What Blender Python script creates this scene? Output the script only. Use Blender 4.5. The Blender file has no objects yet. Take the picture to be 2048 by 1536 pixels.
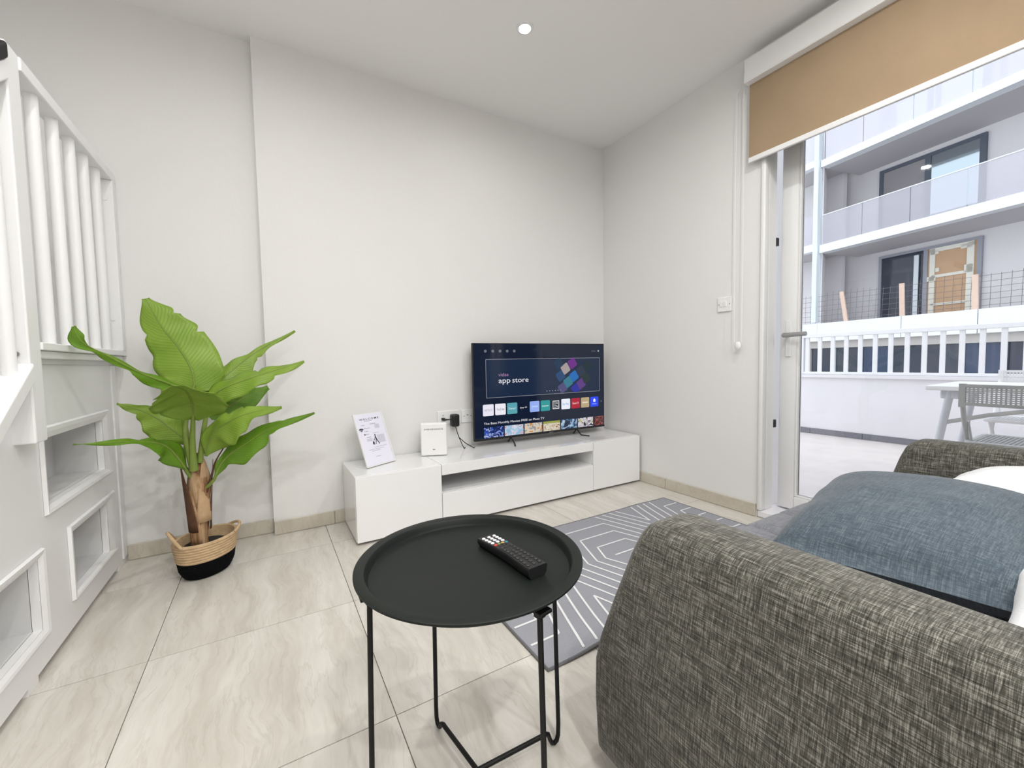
import bpy, bmesh, math, random
from mathutils import Vector, Matrix
random.seed(7)
scene = bpy.context.scene
COL = scene.collection

# ------------------------------------------------------------------ camera, world, exposure
YAW, PITCH, ROLL, CAM_H, FPX = 0.533515, -0.0539348, -0.018078, 0.905, 829.77
fw = Vector((math.sin(YAW)*math.cos(PITCH), math.cos(YAW)*math.cos(PITCH), math.sin(PITCH)))
rt = Vector((math.cos(YAW), -math.sin(YAW), 0)); up = rt.cross(fw)
r2 = math.cos(ROLL)*rt + math.sin(ROLL)*up; u2 = -math.sin(ROLL)*rt + math.cos(ROLL)*up
cam_d = bpy.data.cameras.new('camera'); cam = bpy.data.objects.new('camera', cam_d); COL.objects.link(cam)
cam_d.sensor_fit = 'HORIZONTAL'; cam_d.sensor_width = 36.0; cam_d.lens = FPX/2048*36.0
cam_d.clip_start = 0.02; cam_d.clip_end = 300
cam.matrix_world = Matrix(((r2.x, u2.x, -fw.x, 0), (r2.y, u2.y, -fw.y, 0), (r2.z, u2.z, -fw.z, CAM_H), (0, 0, 0, 1)))
scene.camera = cam

world = bpy.data.worlds.new('sky'); scene.world = world; world.use_nodes = True
wn = world.node_tree; wn.nodes.clear()
wo = wn.nodes.new('ShaderNodeOutputWorld'); wb = wn.nodes.new('ShaderNodeBackground')
wb.inputs['Color'].default_value = (0.90, 0.94, 1.0, 1); wb.inputs['Strength'].default_value = 1.95
wn.links.new(wb.outputs[0], wo.inputs[0])
vs = scene.view_settings
vs.view_transform = 'Standard'; vs.look = 'None'; vs.gamma = 1.0; vs.exposure = 0.0; vs.use_curve_mapping = False
LAMP_W = 13.5
try:
    cy = scene.cycles
    cy.max_bounces = 6; cy.use_light_tree = False; cy.adaptive_threshold = 0.025; cy.diffuse_bounces = 4; cy.glossy_bounces = 3; cy.transmission_bounces = 4; cy.transparent_max_bounces = 8
    cy.caustics_reflective = False; cy.caustics_refractive = False
except Exception:
    pass

# ------------------------------------------------------------------ helpers
class MB:
    def __init__(s): s.v = []; s.f = []; s.uv = None
    def add(s, vs_, fs):
        o = len(s.v); s.v += [tuple(p) for p in vs_]; s.f += [tuple(i+o for i in f) for f in fs]; return s
    def box(s, x0, x1, y0, y1, z0, z1):
        return s.add([(x0,y0,z0),(x1,y0,z0),(x1,y1,z0),(x0,y1,z0),(x0,y0,z1),(x1,y0,z1),(x1,y1,z1),(x0,y1,z1)],
                     [(0,3,2,1),(4,5,6,7),(0,1,5,4),(1,2,6,5),(2,3,7,6),(3,0,4,7)])
    def obox(s, c, ax, ay, az):          # oriented box: centre and three half-axes
        c = Vector(c); ax = Vector(ax); ay = Vector(ay); az = Vector(az)
        p = [c+i*ax+j*ay+k*az for k in (-1,1) for (i,j) in ((-1,-1),(1,-1),(1,1),(-1,1))]
        return s.add(p, [(0,3,2,1),(4,5,6,7),(0,1,5,4),(1,2,6,5),(2,3,7,6),(3,0,4,7)])
    def quad(s, a, b, c, d): return s.add([a,b,c,d], [(0,1,2,3)])
    def loft(s, loops, cap0=True, cap1=True, closed=False):
        n = len(loops[0]); o = len(s.v)
        for l in loops: s.v += [tuple(p) for p in l]
        m = len(loops)
        for i in range(m if closed else m-1):
            a = o+i*n; b = o+((i+1) % m)*n
            for j in range(n):
                k = (j+1) % n; s.f.append((a+j, a+k, b+k, b+j))
        if not closed:
            if cap0: s.f.append(tuple(reversed(range(o, o+n))))
            if cap1: s.f.append(tuple(range(o+(m-1)*n, o+m*n)))
        return s
    def tube(s, pts, r, n=8, closed=False):
        pts = [Vector(p) for p in pts]; m = len(pts); loops = []
        ref = None
        for i, p in enumerate(pts):
            a = pts[(i-1) % m] if (closed or i > 0) else p
            b = pts[(i+1) % m] if (closed or i < m-1) else p
            t = (b-a).normalized()
            if ref is None:
                ref = Vector((0,0,1)) if abs(t.z) < 0.9 else Vector((1,0,0))
            side = t.cross(ref).normalized(); ref = side.cross(t).normalized()
            rr = r[i] if isinstance(r, (list, tuple)) else r
            loops.append([p + rr*(math.cos(2*math.pi*k/n)*side + math.sin(2*math.pi*k/n)*ref) for k in range(n)])
        return s.loft(loops, closed=closed)
    def lathe(s, prof, n=32, c=(0,0,0), sx=1.0, sy=1.0, ang=0.0, cap0=True, cap1=True):
        ca, sa = math.cos(ang), math.sin(ang); loops = []
        for (r, z) in prof:
            l = []
            for k in range(n):
                a = 2*math.pi*k/n; x = r*sx*math.cos(a); y = r*sy*math.sin(a)
                l.append((c[0]+x*ca-y*sa, c[1]+x*sa+y*ca, c[2]+z))
            loops.append(l)
        return s.loft(loops, cap0, cap1)

def finish(mb, bevel=0.0, segs=2):
    bm = bmesh.new()
    vv = [bm.verts.new(p) for p in mb.v]
    for f in mb.f:
        try: bm.faces.new([vv[i] for i in f])
        except ValueError: pass
    if bevel > 0:
        bmesh.ops.remove_doubles(bm, verts=bm.verts, dist=1e-6)
        bm.normal_update()
        ed = [e for e in bm.edges if len(e.link_faces) == 2 and e.calc_face_angle(0) > 0.5]
        bmesh.ops.bevel(bm, geom=ed, offset=bevel, segments=segs, affect='EDGES', profile=0.5, clamp_overlap=True)
    bmesh.ops.recalc_face_normals(bm, faces=bm.faces)
    return bm

BASE = {}
def tag(o, label=None, category=None, group=None, kind=None):
    if label: o['label'] = label
    if category: o['category'] = category
    if group: o['group'] = group
    if kind: o['kind'] = kind
    return o
def obj(name, mb, mat, parent=None, smooth=False, bevel=0.0, segs=2, origin=None):
    """one mesh object; coordinates in mb are world coordinates"""
    if isinstance(mb, MB): bm = finish(mb, bevel, segs)
    else: bm = mb
    pb = BASE.get(parent.name, Vector()) if parent else Vector()
    if origin is None:
        if parent: origin = pb
        else:
            xs = [v.co for v in bm.verts]
            lo = Vector([min(c[i] for c in xs) for i in range(3)]); hi = Vector([max(c[i] for c in xs) for i in range(3)])
            origin = Vector(((lo.x+hi.x)/2, (lo.y+hi.y)/2, lo.z))
    origin = Vector(origin)
    bmesh.ops.translate(bm, verts=bm.verts, vec=-origin)
    me = bpy.data.meshes.new(name); bm.to_mesh(me); bm.free()
    if smooth:
        for p in me.polygons: p.use_smooth = True
        if smooth != 'all':
            try: me.set_sharp_from_angle(angle=math.radians(40))
            except Exception: pass
    if mat: me.materials.append(mat)
    o = bpy.data.objects.new(name, me); COL.objects.link(o)
    if parent: o.parent = parent
    o.location = origin - pb
    BASE[o.name] = origin
    return o
def thing(name, loc, label=None, category=None, group=None, kind=None):
    o = bpy.data.objects.new(name, None); COL.objects.link(o); o.location = loc; o.empty_display_size = 0.1
    BASE[o.name] = Vector(loc)
    return tag(o, label, category, group, kind)
def dup(o, parent, world_loc):
    c = o.copy(); COL.objects.link(c); c.parent = parent
    c.location = Vector(world_loc) - BASE[parent.name]; BASE[c.name] = Vector(world_loc); return c

def text_mb(body, size, spacing=1.0, bold=0.0):
    cu = bpy.data.curves.new('t', 'FONT'); cu.body = body; cu.size = size; cu.space_character = spacing; cu.offset = bold
    cu.resolution_u = 3
    ob = bpy.data.objects.new('t', cu); COL.objects.link(ob)
    dg = bpy.context.evaluated_depsgraph_get(); dg.update()
    me = bpy.data.meshes.new_from_object(ob.evaluated_get(dg))
    vs_ = [tuple(v.co) for v in me.vertices]; fs = [tuple(p.vertices) for p in me.polygons]
    bpy.data.objects.remove(ob); bpy.data.curves.remove(cu); bpy.data.meshes.remove(me)
    return vs_, fs

# ------------------------------------------------------------------ materials
def nodes(name):
    m = bpy.data.materials.new(name); m.use_nodes = True; nt = m.node_tree; nt.nodes.clear()
    out = nt.nodes.new('ShaderNodeOutputMaterial'); b = nt.nodes.new('ShaderNodeBsdfPrincipled')
    nt.links.new(b.outputs[0], out.inputs[0]); return m, nt, b, out
def N(nt, t, **kw):
    n = nt.nodes.new(t)
    for k, v in kw.items():
        if k.startswith('_'): setattr(n, k[1:], v)
        else: n.inputs[k.replace('__', ' ')].default_value = v
    return n
def c4(c): return (c[0], c[1], c[2], 1)
def plain(name, col, rough=0.5, metal=0.0, spec=0.5, coat=0.0, bump=0.0, bscale=200.0, var=0.0, vscale=4.0, ior=1.45):
    m, nt, b, out = nodes(name)
    b.inputs['Base Color'].default_value = c4(col); b.inputs['Roughness'].default_value = rough
    b.inputs['Metallic'].default_value = metal; b.inputs['Specular IOR Level'].default_value = spec
    b.inputs['Coat Weight'].default_value = coat; b.inputs['IOR'].default_value = ior
    tc = N(nt, 'ShaderNodeTexCoord')
    if var > 0:
        nz = N(nt, 'ShaderNodeTexNoise', Scale=vscale, Detail=5.0)
        mx = N(nt, 'ShaderNodeMix', _data_type='RGBA')
        nt.links.new(tc.outputs['Object'], nz.inputs['Vector']); nt.links.new(nz.outputs['Fac'], mx.inputs[0])
        mx.inputs[6].default_value = c4([x*(1-var) for x in col]); mx.inputs[7].default_value = c4([min(1, x*(1+var)) for x in col])
        nt.links.new(mx.outputs[2], b.inputs['Base Color'])
    if bump > 0:
        nz = N(nt, 'ShaderNodeTexNoise', Scale=bscale, Detail=3.0); bp = N(nt, 'ShaderNodeBump', Strength=bump, Distance=0.002)
        nt.links.new(tc.outputs['Object'], nz.inputs['Vector']); nt.links.new(nz.outputs['Fac'], bp.inputs['Height']); nt.links.new(bp.outputs[0], b.inputs['Normal'])
    return m
def emit(name, col, strength=1.0, rough=0.12):
    m, nt, b, out = nodes(name)
    b.inputs['Base Color'].default_value = (0.004, 0.004, 0.006, 1); b.inputs['Roughness'].default_value = rough
    b.inputs['IOR'].default_value = 1.45
    b.inputs['Emission Color'].default_value = c4(col); b.inputs['Emission Strength'].default_value = strength
    return m
def glass(name, tint=(0.97, 0.98, 0.98), refl=1.45):
    m, nt, b, out = nodes(name); nt.nodes.remove(b)
    t = N(nt, 'ShaderNodeBsdfTransparent', Color=c4(tint)); g = N(nt, 'ShaderNodeBsdfGlossy', Roughness=0.02)
    fr = N(nt, 'ShaderNodeFresnel', IOR=refl); mx = N(nt, 'ShaderNodeMixShader')
    nt.links.new(fr.outputs[0], mx.inputs[0]); nt.links.new(t.outputs[0], mx.inputs[1]); nt.links.new(g.outputs[0], mx.inputs[2])
    nt.links.new(mx.outputs[0], out.inputs[0]); return m
def stone(name, lo, hi, vein, rough=0.28, rotate=0.0):
    m, nt, b, out = nodes(name)
    tc = N(nt, 'ShaderNodeTexCoord'); oi = N(nt, 'ShaderNodeObjectInfo')
    off = N(nt, 'ShaderNodeVectorMath', _operation='SCALE'); off.inputs[0].default_value = (37.0, 23.0, 51.0)
    nt.links.new(oi.outputs['Random'], off.inputs['Scale'])
    ad = N(nt, 'ShaderNodeVectorMath', _operation='ADD')
    nt.links.new(tc.outputs['Object'], ad.inputs[0]); nt.links.new(off.outputs[0], ad.inputs[1])
    # warp
    wz = N(nt, 'ShaderNodeTexNoise', Scale=3.2, Detail=3.0); nt.links.new(ad.outputs[0], wz.inputs['Vector'])
    ws = N(nt, 'ShaderNodeVectorMath', _operation='SCALE'); ws.inputs['Scale'].default_value = 0.13
    nt.links.new(wz.outputs['Color'], ws.inputs[0])
    a2 = N(nt, 'ShaderNodeVectorMath', _operation='ADD'); nt.links.new(ad.outputs[0], a2.inputs[0]); nt.links.new(ws.outputs[0], a2.inputs[1])
    mp = N(nt, 'ShaderNodeMapping'); mp.inputs['Scale'].default_value = (15.0, 2.0, 3.0); mp.inputs['Rotation'].default_value = (0, 0, rotate)
    nt.links.new(a2.outputs[0], mp.inputs['Vector'])
    n1 = N(nt, 'ShaderNodeTexNoise', Scale=1.0, Detail=10.0, Roughness=0.68); nt.links.new(mp.outputs[0], n1.inputs['Vector'])
    rp = N(nt, 'ShaderNodeValToRGB'); rp.color_ramp.elements[0].position = 0.32; rp.color_ramp.elements[1].position = 0.68
    rp.color_ramp.elements[0].color = c4(lo); rp.color_ramp.elements[1].color = c4(hi)
    nt.links.new(n1.outputs['Fac'], rp.inputs[0])
    # veins
    n2 = N(nt, 'ShaderNodeTexNoise', Scale=1.3, Detail=6.0, Roughness=0.55); nt.links.new(mp.outputs[0], n2.inputs['Vector'])
    r3 = N(nt, 'ShaderNodeValToRGB'); cr = r3.color_ramp
    cr.elements[0].position = 0.478; cr.elements[0].color = (0,0,0,1); cr.elements[1].position = 0.522; cr.elements[1].color = (0,0,0,1)
    e = cr.elements.new(0.5); e.color = (0.32,0.32,0.32,1)
    nt.links.new(n2.outputs['Fac'], r3.inputs[0])
    mx = N(nt, 'ShaderNodeMix', _data_type='RGBA'); nt.links.new(r3.outputs[0], mx.inputs[0]); nt.links.new(rp.outputs[0], mx.inputs[6]); mx.inputs[7].default_value = c4(vein)
    nt.links.new(mx.outputs[2], b.inputs['Base Color']); b.inputs['Roughness'].default_value = rough
    bp = N(nt, 'ShaderNodeBump', Strength=0.06, Distance=0.003); nt.links.new(n1.outputs['Fac'], bp.inputs['Height']); nt.links.new(bp.outputs[0], b.inputs['Normal'])
    return m
def weave(name, dark, mid, light, k=1.0, contrast=1.0, rough=0.9):
    """tweed cloth: two crossing families of threads in object space"""
    m, nt, b, out = nodes(name); tc = N(nt, 'ShaderNodeTexCoord')
    def threads(sc, seed):
        mp = N(nt, 'ShaderNodeMapping'); mp.inputs['Scale'].default_value = [q*k for q in sc]; mp.inputs['Location'].default_value = (seed, seed*2, seed*3)
        nz = N(nt, 'ShaderNodeTexNoise', Scale=1.0, Detail=3.0, Roughness=0.6)
        nt.links.new(tc.outputs['Object'], mp.inputs[0]); nt.links.new(mp.outputs[0], nz.inputs['Vector']); return nz
    a = threads((230, 9, 230), 1.0); c = threads((16, 260, 16), 5.0); d = threads((90, 3.5, 90), 9.0); e2 = threads((6, 100, 6), 13.0)
    s1 = N(nt, 'ShaderNodeMath', _operation='ADD'); nt.links.new(a.outputs['Fac'], s1.inputs[0]); nt.links.new(c.outputs['Fac'], s1.inputs[1])
    s2 = N(nt, 'ShaderNodeMath', _operation='ADD'); nt.links.new(d.outputs['Fac'], s2.inputs[0]); nt.links.new(e2.outputs['Fac'], s2.inputs[1])
    s3 = N(nt, 'ShaderNodeMath', _operation='MULTIPLY_ADD'); nt.links.new(s2.outputs[0], s3.inputs[0]); s3.inputs[1].default_value = 0.42; nt.links.new(s1.outputs[0], s3.inputs[2])
    ml = N(nt, 'ShaderNodeMath', _operation='MULTIPLY'); nt.links.new(s3.outputs[0], ml.inputs[0]); ml.inputs[1].default_value = 0.352
    rp = N(nt, 'ShaderNodeValToRGB'); w = 0.11/contrast
    rp.color_ramp.elements[0].position = 0.5-w; rp.color_ramp.elements[0].color = c4(dark)
    rp.color_ramp.elements[1].position = 0.5+w; rp.color_ramp.elements[1].color = c4(light)
    q = rp.color_ramp.elements.new(0.5); q.color = c4(mid)
    nt.links.new(ml.outputs[0], rp.inputs[0]); nt.links.new(rp.outputs[0], b.inputs['Base Color'])
    b.inputs['Roughness'].default_value = rough; b.inputs['Specular IOR Level'].default_value = 0.2
    b.inputs['Sheen Weight'].default_value = 0.2; b.inputs['Sheen Roughness'].default_value = 0.45
    bp = N(nt, 'ShaderNodeBump', Strength=0.35, Distance=0.0015); nt.links.new(ml.outputs[0], bp.inputs['Height']); nt.links.new(bp.outputs[0], b.inputs['Normal'])
    return m

M = {}
M['wall'] = plain('wall_paint', (0.80, 0.795, 0.785), 0.75, bump=0.25, bscale=260, spec=0.3)
M['ceiling'] = plain('ceiling_paint', (0.90, 0.895, 0.885), 0.85, spec=0.25)
M['floor_tile'] = stone('porcelain_floor_tile', (0.55, 0.51, 0.45), (0.73, 0.705, 0.655), (0.46, 0.41, 0.35))
M['grout'] = plain('grout', (0.27, 0.25, 0.22), 0.95, spec=0.1)
M['base_tile'] = stone('porcelain_baseboard', (0.52, 0.47, 0.39), (0.62, 0.58, 0.50), (0.42, 0.37, 0.30), rotate=1.57)
M['white_gloss'] = plain('white_gloss_lacquer', (0.87, 0.87, 0.87), 0.12, coat=0.3)
M['white_satin'] = plain('white_satin_paint', (0.85, 0.85, 0.85), 0.38)
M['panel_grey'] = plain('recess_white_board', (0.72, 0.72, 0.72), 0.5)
M['pvc'] = plain('white_pvc', (0.80, 0.80, 0.80), 0.3)
M['white_out'] = plain('white_exterior_paint', (0.78, 0.765, 0.80), 0.7, var=0.04, vscale=3)
M['black_metal'] = plain('black_powder_coat', (0.008, 0.0105, 0.009), 0.48, spec=0.28, bump=0.05, bscale=900)
M['black_wire'] = plain('black_wire', (0.006, 0.006, 0.006), 0.5, spec=0.3)
M['black_plastic'] = plain('black_plastic', (0.012, 0.012, 0.013), 0.4)
M['dark_rubber'] = plain('black_rubber', (0.008, 0.008, 0.009), 0.7)
M['metal'] = plain('brushed_steel', (0.42, 0.42, 0.43), 0.35, metal=0.8)
M['chrome'] = plain('screw_metal', (0.5, 0.5, 0.5), 0.3, metal=1.0)
M['glass'] = glass('clear_glass')
M['balcony_glass'] = glass('balcony_glass', (0.86, 0.86, 0.92), 1.3)
def frosted(name, col, amount):
    m, nt, b, out = nodes(name)
    b.inputs['Base Color'].default_value = c4(col); b.inputs['Roughness'].default_value = 0.3
    t = N(nt, 'ShaderNodeBsdfTransparent', Color=(0.95, 0.95, 0.97, 1)); mx = N(nt, 'ShaderNodeMixShader'); mx.inputs[0].default_value = amount
    nt.links.new(t.outputs[0], mx.inputs[1]); nt.links.new(b.outputs[0], mx.inputs[2]); nt.links.new(mx.outputs[0], out.inputs[0]); return m
M['frosted'] = frosted('frosted_balustrade_glass', (0.80, 0.79, 0.85), 0.62)
M['hazy'] = frosted('hazy_balustrade_glass', (0.70, 0.69, 0.75), 0.35)
M['sofa'] = weave('grey_tweed', (0.016, 0.015, 0.012), (0.078, 0.075, 0.061), (0.29, 0.284, 0.25), 3.0, 1.05)
M['seat'] = weave('grey_seat_cloth', (0.11, 0.115, 0.13), (0.185, 0.19, 0.21), (0.29, 0.30, 0.33), 2.6, 0.8)
M['cushion'] = weave('blue_grey_linen', (0.034, 0.048, 0.064), (0.070, 0.092, 0.114), (0.15, 0.18, 0.205), 2.6, 0.85)
M['pillow'] = plain('white_linen', (0.74, 0.75, 0.76), 0.9, bump=0.3, bscale=400, var=0.06, vscale=20)
M['rug'] = plain('grey_rug_pile', (0.34, 0.345, 0.38), 0.95, bump=0.8, bscale=500, var=0.22, vscale=350, spec=0.1)
M['rug_line'] = plain('white_rug_yarn', (0.80, 0.80, 0.80), 0.95, bump=0.4, bscale=500, spec=0.1)
M['rug_edge'] = plain('rug_binding', (0.16, 0.16, 0.165), 0.95, bump=0.8, bscale=700, var=0.3, vscale=200)
M['blind'] = plain('beige_blind_fabric', (0.375, 0.275, 0.178), 0.85, var=0.10, vscale=5, bump=0.2, bscale=600, spec=0.15)

# ================================================================== THE ROOM
XR, YB, YR, ZC = 2.366, 2.530, 2.582, 2.563     # right wall, TV wall, recessed wall, ceiling
XL, YF = -1.75, -2.6
# floor: slab with grout, every tile a child
fl = obj('floor', MB().box(XL-0.1, XR+0.10, YF-0.1, YR+0.1, -0.12, -0.004), M['grout'], origin=(0, 0, -0.12)); tag(fl, 'beige grey stone-look porcelain tile floor of the living room', kind='structure')
T = 0.604; G = 0.0013
tile0 = None
for i in range(-4, 5):
    for j in range(-7, 4):
        x0, x1 = 0.25+i*T, 0.25+(i+1)*T; y0, y1 = 1.04+j*T, 1.04+(j+1)*T
        X0, X1, Y0, Y1 = max(x0, XL), min(x1, XR), max(y0, YF), min(y1, YR)
        if X1-X0 < 0.03 or Y1-Y0 < 0.03: continue
        full = (X1-X0 > T-1e-6 and Y1-Y0 > T-1e-6)
        cx, cy = (X0+X1)/2, (Y0+Y1)/2
        if full and tile0 is not None: dup(tile0, fl, (cx, cy, 0)); continue
        t = obj('floor_tile', MB().box(X0+G, X1-G, Y0+G, Y1-G, -0.012, 0.0), M['floor_tile'], fl, origin=(cx, cy, 0))
        if full: tile0 = t
ce = obj('ceiling', MB().box(XL-0.1, XR+0.25, YF-0.1, YR+0.1, ZC, ZC+0.12), M['ceiling']); tag(ce, 'flat off-white plaster ceiling', kind='structure')
w = obj('wall_back', MB().box(0.0, XR+0.25, YB, YB+0.25, -0.1, ZC), M['wall']); tag(w, 'off-white wall behind the television, standing proud of the wall beside the plant', kind='structure')
w = obj('wall_back_left', MB().box(XL-0.1, 0.0, YR, YR+0.198, -0.1, ZC), M['wall']); tag(w, 'set-back off-white wall behind the plant and the stairs', kind='structure')
w = obj('wall_left', MB().box(XL-0.1, XL, YF, YR, -0.1, ZC), M['wall']); tag(w, 'off-white wall on the far side of the stairs', kind='structure')
w = obj('wall_front', MB().box(XL-0.1, XR+0.25, YF-0.1, YF, -0.1, ZC), M['wall']); tag(w, 'off-white wall behind the camera', kind='structure')
DY0, DY1, DZ = -0.95, 1.292, 2.25
w = obj('wall_right', MB().box(XR, XR+0.11, DY1, 1.40, -0.1, ZC).box(XR, XR+0.2, 1.40, YB, -0.1, ZC).box(XR, XR+0.2, YF, DY0, -0.1, ZC).box(XR, XR+0.2, DY0, DY1, DZ, ZC), M['wall'])
tag(w, 'off-white wall with the terrace door opening', kind='structure')
# baseboards, each run split in tile lengths
def baseboard(name, label, axis, a0, a1, at, out, h=0.074, th=0.011, first=None):
    root = thing(name, ((a0+a1)/2 if axis == 'x' else at, (a0+a1)/2 if axis == 'y' else at, 0), label, kind='structure')
    a = a0; b = a0 + (first or 0.604)
    while a < a1-1e-4:
        b = min(b, a1)
        q = sorted((at, at+out*th))
        mb = MB().box(a+0.001, b-0.001, q[0], q[1], 0.001, h) if axis == 'x' else MB().box(q[0], q[1], a+0.001, b-0.001, 0.001, h)
        obj('baseboard_tile', mb, M['base_tile'], root, bevel=0.002, segs=1)
        a = b; b = a+0.604
baseboard('baseboard_back', 'beige tile baseboard under the television wall', 'x', 0.0, XR-0.012, YB-0.0005, -1, first=0.30)
baseboard('baseboard_back_left', 'beige tile baseboard behind the plant', 'x', -0.60, 0.0, YR-0.0005, -1)
baseboard('baseboard_right', 'beige tile baseboard beside the terrace door', 'y', DY1+0.004, YB-0.012, XR-0.0005, -1, first=0.62)

# ------------------------------------------------------------------ ceiling downlights
M['lamp_lens'] = emit('lit_lamp_lens', (1.0, 0.97, 0.92), 40.0)
def downlight(x, y, label, watt):
    t = thing('ceiling_downlight', (x, y, ZC), label, 'downlight', 'recessed ceiling downlights')
    obj('trim_ring', MB().lathe([(0.029, -0.001), (0.030, -0.006), (0.042, -0.004), (0.044, -0.0005)], 28, (x, y, ZC), cap0=False, cap1=False), M['white_satin'], t, smooth=True)
    obj('lens', MB().lathe([(0.0295, -0.004), (0.0005, -0.005)], 28, (x, y, ZC), cap0=False, cap1=True), M['lamp_lens'], t)
    ld = bpy.data.lights.new('downlight_bulb', 'AREA'); ld.shape = 'DISK'; ld.size = 0.058; ld.energy = watt; ld.color = (1.0, 0.988, 0.970); ld.spread = math.radians(174)
    lo = bpy.data.objects.new('bulb_light', ld); COL.objects.link(lo); lo.parent = t; lo.location = (0, 0, -0.012)
downlight(1.18, 1.81, 'lit recessed downlight in the ceiling above the television stand', LAMP_W*0.15)
for (x, y, lb, k) in ((0.0, 1.66, 'above the floor in front of the plant', 0.20), (-0.25, 0.80, 'between the stairs and the tray table', 0.8), (1.62, 0.62, 'above the sofa seat', 0.62), (0.55, 0.40, 'above the tray table', 0.62), (1.5, -0.9, 'behind the sofa', 1.15), (0.2, -0.9, 'behind the camera', 1.35), (-0.15, -1.9, 'near the wall behind the camera', 1.2), (0.9, -0.3, 'beside the camera', 0.7), (1.0, -2.0, 'in the far corner behind the camera', 1.2)):  # out-of-view lamps added to brighten the room evenly
    downlight(x, y, 'added unseen downlight in the ceiling ' + lb, LAMP_W*k)

# ================================================================== TERRACE DOOR
d1 = thing('door_1', (XR+0.08, 1.25, 0.0), 'white glazed terrace door standing ajar with a lever handle', kind='structure')
PV = M['pvc']
obj('door_frame', MB().box(XR-0.012, XR+0.034, 1.265, 1.2912, 0.041, DZ).box(XR-0.012, XR+0.034, DY0+0.001, DY0+0.046, 0.041, DZ).box(XR-0.012, XR+0.034, DY0+0.046, 1.265, DZ-0.05, DZ-0.001), PV, d1, bevel=0.008, segs=3, smooth=True)
obj('door_jamb', MB().box(XR+0.0345, XR+0.107, 1.266, 1.2912, 0.041, DZ-0.05), PV, d1, bevel=0.003)
obj('exterior_jamb', MB().box(XR+0.202, XR+0.38, 1.338, 1.50, 0.0, 2.5), PV, d1)
obj('threshold', MB().box(XR-0.005, XR+0.20, DY0+0.05, 1.29, 0.001, 0.04), M['white_out'], d1, bevel=0.006)
# keepers
for z in (1.545, 0.525):
    obj('lock_keeper', MB().box(XR+0.1075, XR+0.130, 1.262, 1.2912, z-0.022, z+0.022), M['black_plastic'], d1, bevel=0.002)
# leaf, swung slightly outwards about its hinge
HX, HY, ANG = XR+0.100, 0.20, math.radians(3.4)
ux, uy = math.sin(ANG), math.cos(ANG); nx, ny = -uy, ux       # u along leaf from hinge to latch, n towards the room
def LP(u, n, z): return (HX+u*ux+n*nx, HY+u*uy+n*ny, z)
def lbox(u0, u1, n0, n1, z0, z1):
    return MB().loft([[LP(u0,n0,z0), LP(u1,n0,z0), LP(u1,n1,z0), LP(u0,n1,z0)], [LP(u0,n0,z1), LP(u1,n0,z1), LP(u1,n1,z1), LP(u0,n1,z1)]])
LW = 1.052
obj('leaf_stile', lbox(LW-0.086, LW, -0.03, 0.03, 0.05, 2.18), PV, d1, bevel=0.006, segs=2, smooth=True)
obj('leaf_stile', lbox(0, 0.095, -0.03, 0.03, 0.05, 2.18), PV, d1, bevel=0.006, segs=2, smooth=True)
obj('leaf_rail', lbox(0.095, LW-0.086, -0.03, 0.03, 0.05, 0.125), PV, d1, bevel=0.006, segs=2, smooth=True)
obj('leaf_rail', lbox(0.095, LW-0.086, -0.03, 0.03, 2.08, 2.18), PV, d1, bevel=0.006, segs=2, smooth=True)
obj('glazing_bead', lbox(LW-0.096, LW-0.086, -0.012, 0.022, 0.125, 2.08), PV, d1, bevel=0.003)
obj('glazing_bead', lbox(0.095, LW-0.096, -0.012, 0.022, 0.125, 0.135), PV, d1, bevel=0.003)
obj('pane', lbox(0.095, LW-0.086, -0.004, 0.004, 0.125, 2.08), M['glass'], d1)
hp = obj('handle_plate', lbox(LW-0.062, LW-0.034, 0.03, 0.037, 0.905, 1.105), M['pvc'], d1, bevel=0.003)
hz = 1.022
hd = MB().tube([LP(LW-0.047, 0.034, hz), LP(LW-0.047, 0.06, hz), LP(LW-0.047, 0.075, hz), LP(LW-0.052, 0.083, hz), LP(LW-0.07, 0.086, hz), LP(LW-0.165, 0.086, hz+0.002)], [0.011,0.011,0.013,0.013,0.0125,0.0115], 12)
obj('lever_handle', hd, M['metal'], d1, smooth=True)
# neighbouring fixed light of the same opening
obj('mullion', MB().box(XR+0.04, XR+0.13, 0.08, 0.185, 0.041, DZ-0.05), PV, d1, bevel=0.004)
obj('fixed_pane', MB().box(XR+0.07, XR+0.078, DY0+0.046, 0.08, 0.041, DZ-0.05), M['glass'], d1)

# ================================================================== ROLLER BLIND
rb = thing('roller_blind', (XR-0.04, 0.3, 1.97), 'beige roller blind pulled part way down over the terrace door', 'blind')
BY0 = -1.05
obj('pelmet', MB().box(XR-0.078, XR-0.001, BY0, 1.352, 2.382, 2.394).box(XR-0.078, XR-0.066, BY0, 1.352, 2.394, 2.503).box(XR-0.066, XR-0.001, 1.340, 1.352, 2.394, 2.503).box(XR-0.066, XR-0.001, BY0, 1.340, 2.491, 2.503), M['white_satin'], rb, bevel=0.002, segs=1)
obj('blind_fabric', MB().box(XR-0.036, XR-0.0345, BY0+0.02, 1.343, 1.995, 2.43), M['blind'], rb)
obj('bottom_bar', MB().box(XR-0.043, XR-0.027, BY0+0.02, 1.344, 1.968, 1.996), M['pvc'], rb, bevel=0.004)
def cordpts(y, z0, z1, bow): return [(XR-0.03, y+bow*math.sin(math.pi*k/12), z0+(z1-z0)*k/12) for k in range(13)]
for (y, bow) in ((1.417, 0.004), (1.377, -0.003)):
    obj('pull_cord', MB().tube([(XR-0.03, 1.36 if y < 1.4 else 1.39, 2.42)] + list(reversed(cordpts(y - (0.012 if y > 1.4 else 0)*0, 0.99, 2.38, bow))), 0.0016, 6), M['white_satin'], rb)
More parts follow.
